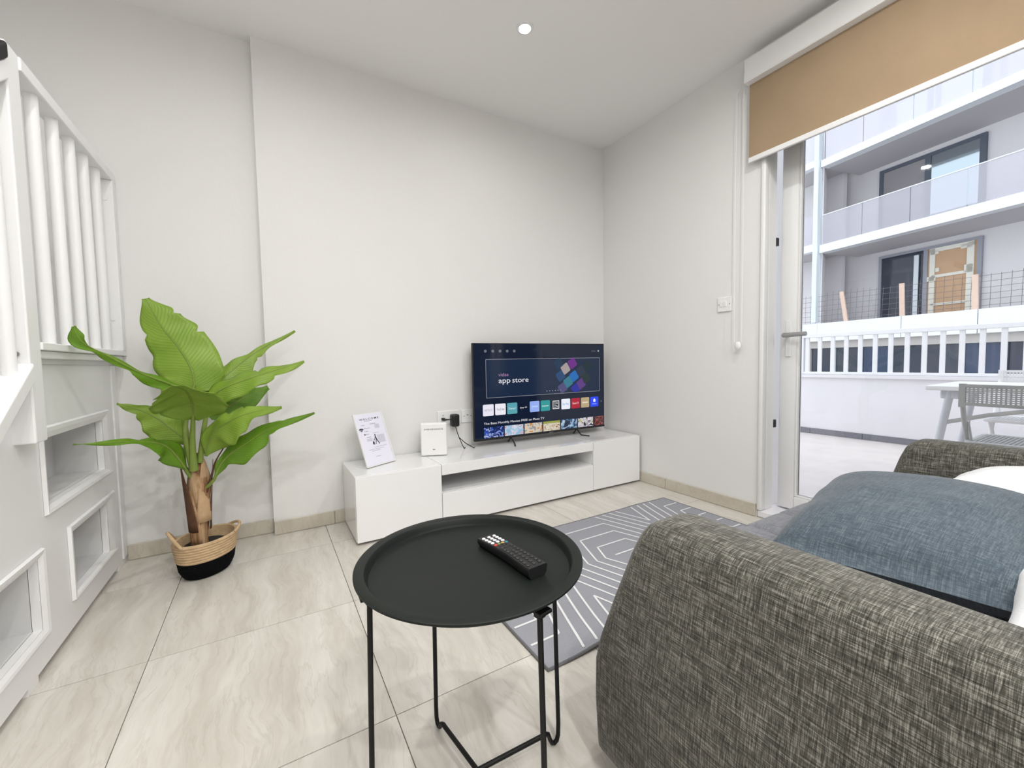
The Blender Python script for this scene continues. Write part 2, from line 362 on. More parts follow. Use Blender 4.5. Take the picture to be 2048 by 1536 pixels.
obj('cord_weight', MB().lathe([(0.002, 0.945), (0.012, 0.951), (0.0175, 0.966), (0.0175, 0.981), (0.013, 0.992), (0.006, 0.996)], 20, (XR-0.03, 1.397, 0), sx=0.5, sy=1.0), M['white_satin'], rb, smooth=True)
# light switch
sw = thing('light_switch', (XR-0.005, 1.495, 1.222), 'white double rocker light switch on the wall beside the door', 'light switch')
obj('switch_plate', MB().box(XR-0.009, XR, 1.452, 1.538, 1.179, 1.265), M['white_satin'], sw, bevel=0.003)
for yy in (1.480, 1.504):
    obj('rocker', MB().loft([[(XR-0.009, yy, 1.208), (XR-0.009, yy+0.019, 1.208), (XR-0.009, yy+0.019, 1.238), (XR-0.009, yy, 1.238)], [(XR-0.012, yy+0.001, 1.209), (XR-0.012, yy+0.018, 1.209), (XR-0.016, yy+0.018, 1.237), (XR-0.016, yy+0.001, 1.237)]]), M['white_gloss'], sw)
for yy in (1.462, 1.528):
    obj('screw', MB().box(XR-0.0105, XR-0.009, yy-0.003, yy+0.003, 1.219, 1.225), M['chrome'], sw)

# ================================================================== STAIRCASE
st = thing('staircase', (-0.75, 2.1, 0.0), 'white panelled stair landing with spindle railing in the corner', 'staircase')
WS = M['white_satin']
PX = -0.605; PT = 0.022
rects = {'U': (1.838, 2.372, 0.483, 0.692), 'L': (2.0, 2.357, 0.132, 0.342), 'N': (1.34, 1.743, 0.134, 0.345)}
# side panel: grid of boards around the three openings
ys = sorted({1.0, 2.579} | {r[0] for r in rects.values()} | {r[1] for r in rects.values()})
zs = sorted({0.024, 0.921} | {r[2] for r in rects.values()} | {r[3] for r in rects.values()})
bmv = {}; pv = []; pf = []
def pvid(x, y, z):
    k = (round(x, 4), round(y, 4), round(z, 4))
    if k not in bmv: bmv[k] = len(pv); pv.append(k)
    return bmv[k]
solid = {}
def topz(y): return 0.921 if y > 1.74 else 0.921
for a in range(len(ys)-1):
    for b in range(len(zs)-1):
        cy, cz = (ys[a]+ys[a+1])/2, (zs[b]+zs[b+1])/2
        solid[(a, b)] = not any(r[0] < cy < r[1] and r[2] < cz < r[3] for r in rects.values())
for (a, b), s_ in solid.items():
    if not s_: continue
    y0, y1, z0, z1 = ys[a], ys[a+1], zs[b], zs[b+1]
    pf.append([pvid(PX, y0, z0), pvid(PX, y1, z0), pvid(PX, y1, z1), pvid(PX, y0, z1)])
    pf.append([pvid(PX-PT, y0, z0), pvid(PX-PT, y0, z1), pvid(PX-PT, y1, z1), pvid(PX-PT, y1, z0)])
    for (da, db, e) in ((-1, 0, ((y0, z0), (y0, z1))), (1, 0, ((y1, z0), (y1, z1))), (0, -1, ((y0, z0), (y1, z0))), (0, 1, ((y0, z1), (y1, z1)))):
        if not solid.get((a+da, b+db), False):
            (p, q), (r_, s2) = e
            pf.append([pvid(PX, p, q), pvid(PX, r_, s2), pvid(PX-PT, r_, s2), pvid(PX-PT, p, q)])
mb = MB(); mb.v = pv; mb.f = [tuple(f) for f in pf]
obj('side_panel', mb, WS, st)
def moulding(r, ol, orr, ob, ot):
    y0, y1, z0, z1 = r
    m_ = MB(); o = [(y0-ol, z0-ob), (y1+orr, z0-ob), (y1+orr, z1+ot), (y0-ol, z1+ot)]; i = [(y0, z0), (y1, z0), (y1, z1), (y0, z1)]
    mid = [((a[0]+b[0])/2, (a[1]+b[1])/2) for a, b in zip(o, i)]
    L = lambda pts, dx: [(PX+dx, p[0], p[1]) for p in pts]
    o2 = [(a[0]+(b[0]-a[0])*0.12, a[1]+(b[1]-a[1])*0.12) for a, b in zip(o, i)]
    loops = [L(o, 0.0005), L(o2, 0.010), L(mid, 0.008), L(i, 0.0008)]
    m_.loft(loops, False, False)
    return m_
for k, args in (('U', (0.030, 0.074, 0.026, 0.038)), ('L', (0.044, 0.092, 0.018, 0.030)), ('N', (0.03, 0.030, 0.022, 0.028))):
    r = rects[k]
    obj('panel_moulding', moulding(r, *args), WS, st)
    dp = 0.125; y0, y1, z0, z1 = r; xa, xb = PX-PT+0.001, PX-PT-dp
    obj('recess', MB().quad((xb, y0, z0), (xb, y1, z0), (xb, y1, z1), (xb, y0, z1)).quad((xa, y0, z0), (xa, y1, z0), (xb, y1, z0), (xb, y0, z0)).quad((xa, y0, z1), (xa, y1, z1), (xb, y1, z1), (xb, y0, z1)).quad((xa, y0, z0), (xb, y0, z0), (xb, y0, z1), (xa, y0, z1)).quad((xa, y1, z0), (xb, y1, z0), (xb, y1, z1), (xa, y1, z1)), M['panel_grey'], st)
obj('corner_strip', MB().box(PX-0.02, PX+0.006, 2.52, 2.5805, 0.03, 0.921), WS, st, bevel=0.003)
for y0, y1 in ((1.64, 1.70), (2.46, 2.575)):
    obj('foot_block', MB().box(PX-0.03, PX-0.001, y0, y1, 0.0005, 0.03), WS, st)
obj('landing', MB().box(XL+0.002, PX-0.002, 1.70, 2.579, 0.9215, 0.939), WS, st)
obj('ledge', MB().box(PX-0.06, PX+0.035, 1.735, 2.579, 0.9395, 0.963), WS, st, bevel=0.004)
RX0, RX1 = -0.612, -0.556
obj('bottom_rail', MB().box(RX0, RX1, 1.735, 2.579, 0.9635, 0.986), WS, st, bevel=0.003)
obj('top_rail', MB().box(RX0, RX1, 1.735, 2.579, 1.744, 1.783), WS, st, bevel=0.004)
s0 = obj('spindle', MB().tube([(-0.584, 1.868, 0.986), (-0.584, 1.868, 1.745)], 0.0165, 16), WS, st, smooth=True, origin=(-0.584, 1.868, 0.986))
for y in (2.01, 2.148, 2.282, 2.418): dup(s0, st, (-0.584, y, 0.986))
wp = obj('wall_post', MB().box(RX0, RX1, 2.532, 2.579, 0.986, 1.744), WS, st, bevel=0.003)
for z in (1.66, 1.13): obj('screw_cap', MB().lathe([(0.008, 0), (0.008, 0.004)], 14, (0, 0, 0)), WS, wp) if False else obj('screw_cap', MB().tube([(-0.584, 2.533, z), (-0.584, 2.5285, z)], 0.009, 14), WS, wp, smooth=True)
post = obj('newel_post', MB().box(-0.632, -0.560, 1.664, 1.735, 0.70, 1.7835), WS, st, bevel=0.004)
obj('bolt_head', MB().tube([(-0.585, 1.6645, 0.95), (-0.585, 1.660, 0.95)], 0.007, 14), M['chrome'], post, smooth=True)
# flight going down towards the camera
sl = 0.74
def slope_board(x0, x1, ya, yb, za, h):   # from ya (near) to yb at the post, top height za at yb
    zt = lambda y: za - (yb-y)*sl
    return MB().loft([[(x0, ya, zt(ya)-h), (x1, ya, zt(ya)-h), (x1, ya, zt(ya)), (x0, ya, zt(ya))], [(x0, yb, zt(yb)-h), (x1, yb, zt(yb)-h), (x1, yb, zt(yb)), (x0, yb, zt(yb))]])
obj('sloping_bottom_rail', slope_board(-0.632, -0.552, 0.98, 1.664, 0.925, 0.050), WS, st, bevel=0.004)
obj('sloping_handrail', slope_board(-0.632, -0.556, 0.98, 1.664, 1.735, 0.055), WS, st, bevel=0.005)
obj('post_cap', MB().box(-0.636, -0.552, 1.560, 1.672, 1.742, 1.800) if False else slope_board(-0.640, -0.550, 1.45, 1.655, 1.775, 0.046), M['dark_rubber'], st, bevel=0.008, segs=3)
s1 = obj('sloping_spindle', MB().tube([(-0.590, 1.632, 0.875), (-0.590, 1.632, 1.675)], 0.0165, 16), WS, st, smooth=True, origin=(-0.590, 1.632, 0.875))
for k in range(1, 5): dup(s1, st, (-0.590, 1.632-0.12*k, 0.875-0.12*k*sl))
obj('stringer', slope_board(-0.70, -0.632, 0.98, 1.70, 0.935, 0.25), WS, st)
for k in range(4):
    obj('stair_tread', MB().box(XL+0.002, -0.702, 1.70-0.24*(k+1), 1.70-0.24*k+0.02, 0.74-0.185*k-0.03, 0.74-0.185*k), WS, st)

# ================================================================== TV STAND
tv = thing('tv_stand', (1.35, 2.33, 0.0), 'long low glossy white television stand with an open shelf', 'tv stand')
WG = M['white_gloss']
SX0, SX1, SY0, SY1, SZ = 0.352, 2.345, 2.133, 2.513, 0.348
JA, JB = 0.803, 1.895
for (a, b, nm) in ((SX0, JA, 'l'), (JB, SX1, 'r')):
    obj('cabinet_body', MB().box(a, b-0.001, SY0+0.020, SY1, 0.013, SZ), WG, tv, bevel=0.0015, segs=1)
    obj('cabinet_door', MB().box(a+0.001, b-0.002, SY0, SY0+0.018, 0.014, SZ-0.0015), WG, tv, bevel=0.002)
    for x in (a+0.04, b-0.05):
        for y in (SY0+0.05, SY1-0.05):
            obj('foot', MB().lathe([(0.018, 0.0), (0.018, 0.013)], 14, (x, y, 0)), M['black_plastic'], tv)
obj('top_panel', MB().box(JA+0.001, JB-0.002, SY0, SY1, 0.288, SZ), WG, tv, bevel=0.002)
obj('shelf_board', MB().box(JA+0.001, JB-0.002, SY0+0.02, SY1, 0.172, 0.190), WG, tv)
obj('back_board', MB().box(JA+0.001, JB-0.002, SY1-0.012, SY1, 0.190, 0.288), M['panel_grey'], tv)
obj('drawer_front', MB().box(JA+0.001, JB-0.002, SY0, SY0+0.018, 0.014, 0.188), WG, tv, bevel=0.002)
obj('drawer_box', MB().box(JA+0.02, JB-0.02, SY0+0.02, SY1-0.02, 0.03, 0.15), M['panel_grey'], tv)

# ================================================================== TELEVISION
tvx, tvy, tvz, ty = 1.700, 2.420, 0.7085, math.radians(-1.0)
TW, TH = 1.112, 0.642
ex = Vector((math.cos(ty), math.sin(ty), 0)); en = Vector((math.sin(ty), -math.cos(ty), 0))   # en: out of the screen
ctr = Vector((tvx, tvy, tvz))
def TP(u, v, d=0.0):      # u 0..1 left to right, v 0..1 top to bottom
    return ctr + ex*(u-0.5)*TW + Vector((0, 0, 1))*(0.5-v)*TH + en*d
tele = thing('television', (tvx, tvy, 0.3485), 'flat black television showing an app menu on the white stand', 'television')
def tbox(u0, u1, v0, v1, d0, d1):
    return MB().loft([[TP(u0,v0,d0), TP(u1,v0,d0), TP(u1,v1,d0), TP(u0,v1,d0)], [TP(u0,v0,d1), TP(u1,v0,d1), TP(u1,v1,d1), TP(u0,v1,d1)]])
obj('housing', tbox(0, 1, 0, 1, -0.022, 0.0), M['black_plastic'], tele, bevel=0.003)
obj('rear_bulge', tbox(0.15, 0.85, 0.35, 0.95, -0.07, -0.022), M['black_plastic'], tele, bevel=0.01)
obj('bottom_bezel', tbox(0.0, 1.0, 0.981, 1.0, 0.0, 0.003), M['black_plastic'], tele, bevel=0.001)
scr_m = emit('screen_background', (0.004, 0.010, 0.028), 1.0, 0.07)
scr = obj('screen', tbox(0.006, 0.994, 0.008, 0.980, 0.0002, 0.0012), scr_m, tele)
for u in (0.245, 0.755):
    c = TP(u, 1.0)
    obj('stand_foot', MB().tube([c+Vector((0,0,0.004)), c+en*0.05+Vector((0,0,0.3485+0.006-c.z)), c+en*0.11+Vector((0.03*(1 if u > .5 else -1),0,0.3485+0.004-c.z))], 0.0045, 8).tube([c+Vector((0,0,0.004)), c-en*0.04+Vector((0,0,0.3485+0.005-c.z))], 0.0045, 8), M['black_plastic'], tele, smooth=True)
DS = 0.0014
def ui(name, polys, mat):
    m_ = MB()
    for p in polys: m_.add([TP(u, v, DS) for (u, v) in p], [tuple(range(len(p)))])
    return obj(name, m_, mat, scr)
def rrect(u0, u1, v0, v1, r=0.006):
    a = TW/TH; pts = []
    for (cu, cv, s) in ((u1-r, v1-r*a, 0), (u0+r, v1-r*a, 90), (u0+r, v0+r*a, 180), (u1-r, v0+r*a, 270)):
        for k in range(4):
            t = math.radians(s+k*30); pts.append((cu+r*math.cos(t), cv+r*a*math.sin(t)))
    return pts
def ui_text(body, u, v, h, mat, wmax=None, name='screen_text', bold=0.0, d=0.0018):
    vs_, fs = text_mb(body, 1.0, bold=bold)
    mx = max(p[0] for p in vs_); sc = h/0.72
    sx = sc*TH/TW
    if wmax: sx = wmax/mx
    m_ = MB().add([TP(u+p[0]*sx, v-p[1]*sc, d) for p in vs_], fs)
    return obj(name, m_, mat, scr)
E1 = lambda n, c, s=1.0: emit('ui_'+n, c, s)
uw = E1('white', (0.85, 0.85, 0.9)); ug = E1('grey', (0.38, 0.39, 0.43)); upink = E1('pink', (0.42, 0.22, 0.42)); uk = E1('ink', (0.03, 0.03, 0.035)); udk = E1('navy', (0.008, 0.02, 0.05))
u0, u1, v0, v1 = 0.082, 0.958, 0.165, 0.565
bt, bh = 0.0022, 0.0036
ui('banner', [[(u0, v0), (u1, v0), (u1, v1), (u0, v1)]], udk)
DS = 0.0017
ui('banner_outline', [[(u0, v0), (u1, v0), (u1, v0+bh), (u0, v0+bh)], [(u0, v1-bh), (u1, v1-bh), (u1, v1), (u0, v1)], [(u0, v0), (u0+bt, v0), (u0+bt, v1), (u0, v1)], [(u1-bt, v0), (u1, v0), (u1, v1), (u1-bt, v1)]], ug)
ui_text('vidaa', 0.165, 0.345, 0.036, upink, 0.070)
ui_text('app', 0.165, 0.415, 0.056, uw, 0.082)
ui_text('store', 0.259, 0.415, 0.056, uw, 0.118)
ui('page_dots', [[(0.515+0.022*k+0.0035*math.cos(t), 0.527+0.006*math.sin(t)) for t in [math.pi/4*q for q in range(8)]] for k in range(6)], ug)
udim = E1('dim', (0.16, 0.17, 0.20))
for k in range(5): ui('menu_icon', [[(0.082+0.049*k+0.010*math.cos(t), 0.083+0.016*math.sin(t)) for t in [math.pi/3*q for q in range(6)]]], udim)
ui('clock_smudge', [[(0.885, 0.078), (0.922, 0.078), (0.922, 0.096), (0.885, 0.096)]], E1('dim2', (0.05, 0.055, 0.07)))
ui('profile_dot', [[(0.947+0.007*math.cos(t), 0.085+0.012*math.sin(t)) for t in [math.pi/4*q for q in range(8)]]], ug)
# tilted promo tiles in the banner
promo = [(0.665, 0.285, (0.60, 0.50, 0.50)), (0.722, 0.225, (0.22, 0.03, 0.36)), (0.625, 0.365, (0.02, 0.10, 0.26)), (0.735, 0.375, (0.02, 0.22, 0.72)), (0.685, 0.440, (0.05, 0.30, 0.42)), (0.640, 0.505, (0.12, 0.11, 0.30)), (0.795, 0.465, (0.16, 0.06, 0.34)), (0.745, 0.525, (0.03, 0.04, 0.50)), (0.795, 0.315, (0.03, 0.05, 0.10)), (0.835, 0.40, (0.02, 0.05, 0.05)), (0.61, 0.225, (0.01, 0.05, 0.12)), (0.85, 0.26, (0.01, 0.04, 0.05))]
for k, (cu, cv, c) in enumerate(promo):
    a = TW/TH; s_ = 0.031; th = math.radians(-32); p = []
    for (x, y) in ((-1,-.8),(-.8,-1),(.8,-1),(1,-.8),(1,.8),(.8,1),(-.8,1),(-1,.8)):
        xx, yy = x*s_*math.cos(th)-y*s_*math.sin(th), x*s_*math.sin(th)+y*s_*math.cos(th)
        p.append((cu+xx, min(v1-0.006, cv+yy*a)))
    ui('app_tile', [p], E1('promo%d' % k, c, 0.6))
# row of app tiles
pitch, tw0, tv0, tv1 = 0.0815, 0.072, 0.630, 0.748
row = [('NETFLIX', (0.80,0.78,0.88), (0.35,0.33,0.36)), ('YouTube', (0.84,0.82,0.90), (0.05,0.04,0.05)), ('Disney+', (0.10,0.36,0.42), (0.7,0.85,0.9)), ('tv+', None, (0.9,0.9,0.92)), ('', (0.30,0.42,0.86), (0.45,0.58,0.95)), ('now', (0.02,0.30,0.30), (0.85,0.95,0.95)), ('DAZN', 'outline', (0.7,0.7,0.7)), ('Rai Play', (0.80,0.84,0.92), (0.05,0.22,0.66)), ('Rakuten TV', (0.42,0.01,0.03), (0.9,0.8,0.8)), ('', (0.46,0.36,0.20), (0.75,0.65,0.5)), ('home', (0.02,0.06,0.85), (0.6,0.75,1.0)), ('', None, (0.25,0.26,0.32))]
for k, (tx, bg, fg) in enumerate(row):
    a = 0.058+pitch*k; b = a+tw0
    if k == 11: b = a+0.03
    DS = 0.0014
    if bg == 'outline':
        ui('app_tile', [[(a+.012, tv0+.012), (b-.008, tv0+.012), (b-.008, tv0+.020), (a+.012, tv0+.020)], [(a+.012, tv1-.020), (b-.008, tv1-.020), (b-.008, tv1-.012), (a+.012, tv1-.012)], [(a+.012, tv0+.012), (a+.017, tv0+.012), (a+.017, tv1-.012), (a+.012, tv1-.012)], [(b-.013, tv0+.012), (b-.008, tv0+.012), (b-.008, tv1-.012), (b-.013, tv1-.012)]], E1('ol', fg))
        ui_text('DA', a+0.022, 0.684, 0.030, E1('fg%d' % k, fg), 0.032); ui_text('ZN', a+0.022, 0.722, 0.030, E1('fgb%d' % k, fg), 0.032)
    else:
        if bg: ui('app_tile', [rrect(a, b, tv0, tv1)], E1('tile%d' % k, bg))
        f = E1('fg%d' % k, fg)
        if tx == '':
            DS = 0.0018; ui('app_smudge', [[(a+0.012, 0.682), (b-0.012, 0.680), (b-0.012, 0.696), (a+0.012, 0.698)]], f)
        elif tx == 'home':
            ui_text('VIDAA', a+0.016, 0.720, 0.012, f, 0.04); DS = 0.0018
            ui('app_glyph', [[(a+0.036, 0.648), (a+0.048, 0.672), (a+0.045, 0.672), (a+0.045, 0.692), (a+0.027, 0.692), (a+0.027, 0.672), (a+0.024, 0.672)]], E1('house', (0.85, 0.9, 1.0)))
        else:
            ui_text(tx, a+0.010, 0.700, 0.024, f, (b-a)-0.020)
ui_text('The Best Monthly Movies FREE on Pluto TV', 0.062, 0.838, 0.024, uw, 0.43)
def poster_mat(name, cols, seed, scale):
    m, nt, b, out = nodes(name); tc = N(nt, 'ShaderNodeTexCoord'); mp = N(nt, 'ShaderNodeMapping'); mp.inputs['Location'].default_value = (seed*3.1, seed*1.7, seed)
    nz = N(nt, 'ShaderNodeTexNoise', Scale=scale, Detail=2.0, Distortion=1.2); rp = N(nt, 'ShaderNodeValToRGB'); rp.color_ramp.interpolation = 'CONSTANT'
    el = rp.color_ramp.elements; el[0].position = 0.0; el[0].color = c4(cols[0]); el[1].position = 0.44; el[1].color = c4(cols[1])
    q = el.new(0.53); q.color = c4(cols[2]); q = el.new(0.61); q.color = c4(cols[3])
    nt.links.new(tc.outputs['Object'], mp.inputs[0]); nt.links.new(mp.outputs[0], nz.inputs['Vector']); nt.links.new(nz.outputs['Fac'], rp.inputs[0]); nt.links.new(rp.outputs[0], b.inputs['Emission Color'])
    b.inputs['Emission Strength'].default_value = 0.9; b.inputs['Base Color'].default_value = (0.004,0.004,0.006,1); b.inputs['Roughness'].default_value = 0.12
    return m
pc = [((0.01,0.02,0.10),(0.03,0.09,0.45),(0.45,0.5,0.7),(0.02,0.04,0.2)), ((0.30,0.50,0.70),(0.45,0.62,0.78),(0.75,0.75,0.85),(0.6,0.3,0.35)), ((0.35,0.34,0.30),(0.65,0.62,0.55),(0.75,0.6,0.45),(0.6,0.25,0.05)), ((0.55,0.45,0.30),(0.70,0.62,0.50),(0.75,0.72,0.6),(0.35,0.12,0.03)), ((0.01,0.02,0.06),(0.05,0.12,0.25),(0.25,0.42,0.58),(0.5,0.6,0.7)), ((0.01,0.01,0.015),(0.55,0.52,0.6),(0.75,0.72,0.75),(0.38,0.36,0.05)), ((0.05,0.01,0.015),(0.18,0.03,0.03),(0.30,0.10,0.08),(0.03,0.02,0.02))]
for k in range(7):
    a = 0.062+0.1405*k; b = min(a+0.132, 0.990); DS = 0.0014
    ui('film_poster', [[(a, 0.868), (b, 0.868), (b, 0.976), (a, 0.976)]], poster_mat('poster%d' % k, pc[k], k+1.3, 26))
DS = 0.0017
ui('film_poster_band', [[(0.062+0.1405*3, 0.868), (0.062+0.1405*3+0.132, 0.868), (0.062+0.1405*3+0.132, 0.893), (0.062+0.1405*3, 0.893)]], E1('olive', (0.30, 0.32, 0.06)))
ui_text('Hisense', 0.527, 0.997, 0.013, E1('logo', (0.30, 0.30, 0.32)), 0.032, 'brand_mark', d=0.0034)

# ================================================================== THINGS ON THE STAND
# welcome sign
sb = Vector((0.440, 2.274, 0.3485)); sb2 = Vector((0.614, 2.369, 0.3485)); sd = (sb2-sb).normalized(); sn = Vector((-sd.y, sd.x, 0))
th = math.radians(21); su = Vector((0, 0, math.cos(th))) + sn*math.sin(th); sf = sd.cross(su).normalized()      # sf: out of the printed face
SWD, SHT = 0.200, 0.300
if sf.y > 0: sf = -sf
sb = sb + Vector((0, 0, 0.003))
def SP(u, v, d=0.0): return sb + sd*u*SWD + su*v*SHT + sf*d
sign = thing('welcome_sign', tuple(sb - Vector((0,0,0.003))), 'upright white printed welcome sheet in a clear slanted stand', 'sign')
acr = plain('frosted_acrylic', (0.80, 0.80, 0.80), 0.15)
def sbox(u0, u1, v0, v1, d0, d1): return MB().loft([[SP(u0,v0,d0), SP(u1,v0,d0), SP(u1,v1,d0), SP(u0,v1,d0)], [SP(u0,v0,d1), SP(u1,v0,d1), SP(u1,v1,d1), SP(u0,v1,d1)]])
obj('stand_sheet', sbox(0, 1, 0, 1, -0.006, -0.0005), acr, sign, bevel=0.001, segs=1)
obj('stand_edge', sbox(0, 0.035, 0, 1, -0.0004, 0.0025).loft([[SP(0.965,0,-0.0004), SP(1,0,-0.0004), SP(1,1,-0.0004), SP(0.965,1,-0.0004)], [SP(0.965,0,0.0025), SP(1,0,0.0025), SP(1,1,0.0025), SP(0.965,1,0.0025)]]).loft([[SP(0.035,0,-0.0004), SP(0.965,0,-0.0004), SP(0.965,0.02,-0.0004), SP(0.035,0.02,-0.0004)], [SP(0.035,0,0.0025), SP(0.965,0,0.0025), SP(0.965,0.02,0.0025), SP(0.035,0.02,0.0025)]]), acr, sign)
obj('stand_base', MB().loft([[SP(0,0,-0.006)+Vector((0,0,-0.0)), SP(1,0,-0.006), SP(1,0,-0.006)+sn*0.09-Vector((0,0,0.001)), SP(0,0,-0.006)+sn*0.09-Vector((0,0,0.001))], [SP(0,0,-0.006)+Vector((0,0,0.004)), SP(1,0,-0.006)+Vector((0,0,0.004)), SP(1,0,-0.006)+sn*0.09+Vector((0,0,0.003)), SP(0,0,-0.006)+sn*0.09+Vector((0,0,0.003))]]), acr, sign)
paper = plain('printed_paper', (0.80, 0.79, 0.90), 0.6)
ppo = obj('printed_sheet', sbox(0.04, 0.96, 0.025, 0.985, -0.0003, 0.0004), paper, sign)
ink = plain('black_ink', (0.025, 0.022, 0.03), 0.7); inkg = plain('grey_ink', (0.38, 0.37, 0.45), 0.7)
def s_text(body, u, v, wd, h, mat, sp=1.0, name='lettering', bold=0.0):
    vs_, fs = text_mb(body, 1.0, sp, bold); mx = max(p[0] for p in vs_)
    return obj(name, MB().add([SP(u+p[0]/mx*wd, v+p[1]*h/0.72, 0.0009) for p in vs_], fs), mat, ppo)
s_text('WELCOME', 0.17, 0.868, 0.67, 0.034, ink, 1.45, bold=0.012)
def strokes(lines, mat, h=0.006, name='small_print'):
    m_ = MB()
    for (u0_, u1_, v_) in lines:
        m_.add([SP(u0_, v_, 0.0009), SP(u1_, v_, 0.0009), SP(u1_, v_+h, 0.0009), SP(u0_, v_+h, 0.0009)], [(0,1,2,3)])
    tag(obj(name, m_, mat, ppo), kind='stuff')
strokes([(0.32, 0.58, 0.842), (0.17, 0.29, 0.768), (0.47, 0.68, 0.776), (0.24, 0.44, 0.705), (0.22, 0.36, 0.650), (0.20, 0.36, 0.592), (0.25, 0.40, 0.535)], inkg, 0.010)
strokes([(0.62, 0.78, 0.755-0.016*k) for k in range(5)] + [(0.60, 0.86, 0.545-0.017*k) for k in range(9)] + [(0.24, 0.42, 0.505-0.018*k) for k in range(3)] + [(0.50, 0.70, 0.60), (0.42, 0.86, 0.335), (0.22, 0.74, 0.300), (0.30, 0.60, 0.272), (0.38, 0.56, 0.160)], inkg, 0.006)
# wifi fan, suitcase traveller
def fan(cu, cv, r0, r1, a0, a1): return [(cu+r*math.cos(math.radians(a)), cv+r*math.sin(math.radians(a))*SWD/SHT) for r, aa in ((r1, range(a0, a1+1, 15)), (r0, range(a1, a0-1, -15))) for a in aa]
m_ = MB()
for poly in (fan(0.15, 0.650, 0.075, 0.11, 45, 135), fan(0.15, 0.650, 0.035, 0.062, 45, 135), fan(0.15, 0.650, 0.0, 0.022, 45, 135), [(0.205, 0.585), (0.235, 0.585), (0.235, 0.610), (0.205, 0.610)]):
    m_.add([SP(u, v, 0.0009) for u, v in poly], [tuple(range(len(poly)))])
obj('wifi_symbol', m_, ink, ppo)
m_ = MB()
for poly in ([(0.545+0.022*math.cos(t), 0.560+0.016*math.sin(t)) for t in [math.pi/4*k for k in range(8)]], [(0.52, 0.535), (0.56, 0.545), (0.575, 0.480), (0.535, 0.470)], [(0.55, 0.480), (0.575, 0.485), (0.61, 0.430), (0.635, 0.385), (0.61, 0.380)], [(0.535, 0.475), (0.56, 0.475), (0.525, 0.420), (0.505, 0.385), (0.485, 0.39)], [(0.52, 0.530), (0.50, 0.480), (0.455, 0.455), (0.45, 0.465), (0.485, 0.490)], [(0.40, 0.395), (0.455, 0.385), (0.465, 0.440), (0.415, 0.452)]):
    m_.add([SP(u, v, 0.0009) for u, v in poly], [tuple(range(len(poly)))])
obj('traveller_symbol', m_, ink, ppo)

# router
ra = Vector((0.772, 2.388, 0.3485)); rbv = Vector((0.915, 2.330, 0.3485)); rd = (rbv-ra).normalized(); rn = Vector((rd.y, -rd.x, 0))
def RP(u, d, z): return ra + rd*u + rn*d + Vector((0, 0, z))
rou = thing('wifi_router', tuple((ra+rbv)/2), 'small upright white wireless router on the television stand', 'router')
def rbox(u0, u1, d0, d1, z0, z1): return MB().loft([[RP(u0,d0,z0), RP(u1,d0,z0), RP(u1,d1,z0), RP(u0,d1,z0)], [RP(u0,d0,z1), RP(u1,d0,z1), RP(u1,d1,z1), RP(u0,d1,z1)]])
obj('router_body', rbox(0, 0.155, -0.045, -0.003, 0.0, 0.198), M['white_satin'], rou, bevel=0.008, segs=3, smooth=True)
obj('front_cover', rbox(0.003, 0.152, -0.003, 0.003, 0.006, 0.192), M['white_gloss'], rou, bevel=0.0025)
obj('vent_strip', MB().add([p for k in range(14) for p in (RP(0.022+0.008*k, 0.0034, 0.158), RP(0.026+0.008*k, 0.0034, 0.158), RP(0.028+0.008*k, 0.0034, 0.166), RP(0.024+0.008*k, 0.0034, 0.166))], [(4*k, 4*k+1, 4*k+2, 4*k+3) for k in range(14)]), M['rug_edge'], rou)
obj('status_light', rbox(0.070, 0.084, 0.003, 0.0036, 0.038, 0.042), M['rug_edge'], rou)

# sockets
def socket(name, label, x0, x1, z0, z1, holes):
    t = thing(name, ((x0+x1)/2, YB-0.004, (z0+z1)/2), label, 'socket')
    obj('face_plate', MB().box(x0, x1, YB-0.009, YB, z0, z1), M['white_satin'], t, bevel=0.003)
    for (hx, hz, w_, h_) in holes:
        obj('slot', MB().box(hx-w_/2, hx+w_/2, YB-0.0096, YB-0.0089, hz-h_/2, hz+h_/2), M['dark_rubber'], t)
    return t
socket('wall_socket', 'white double wall socket with the black adapter plugged in', 0.931, 1.077, 0.508, 0.594, [(0.968, 0.565, 0.004, 0.008), (0.958, 0.548, 0.006, 0.004), (0.978, 0.548, 0.006, 0.004)])
socket('wall_socket', 'white single wall socket at the left edge of the television', 1.097, 1.183, 0.506, 0.592, [(1.115, 0.549, 0.005, 0.005), (1.165, 0.549, 0.005, 0.005), (1.140, 0.556, 0.012, 0.004)])
ad = thing('power_adapter', (1.045, YB-0.03, 0.50), 'black plug-in power adapter with two thin cables', 'adapter')
obj('adapter_body', MB().box(1.012, 1.062, YB-0.062, YB-0.0098, 0.492, 0.572), M['black_plastic'], ad, bevel=0.010, segs=3, smooth=True)
obj('plug', MB().tube([(0.965, YB-0.012, 0.543), (0.965, YB-0.026, 0.542), (0.970, YB-0.036, 0.541), (0.990, YB-0.040, 0.540), (1.014, YB-0.040, 0.541)], [0.010, 0.010, 0.007, 0.004, 0.003], 8), M['black_plastic'], ad, smooth=True)
for (x1_, y1_) in ((1.075, 2.44), (1.135, 2.42)):
    obj('cable', MB().tube([(1.040, YB-0.04, 0.494), (1.046, YB-0.045, 0.46), (1.056, YB-0.055, 0.42), (1.068 if x1_ < 1.1 else 1.095, YB-0.07, 0.38), (x1_, y1_, 0.3515), (x1_+0.02, y1_+0.03, 0.3510)], 0.0026, 6), M['black_wire'], ad, smooth=True)

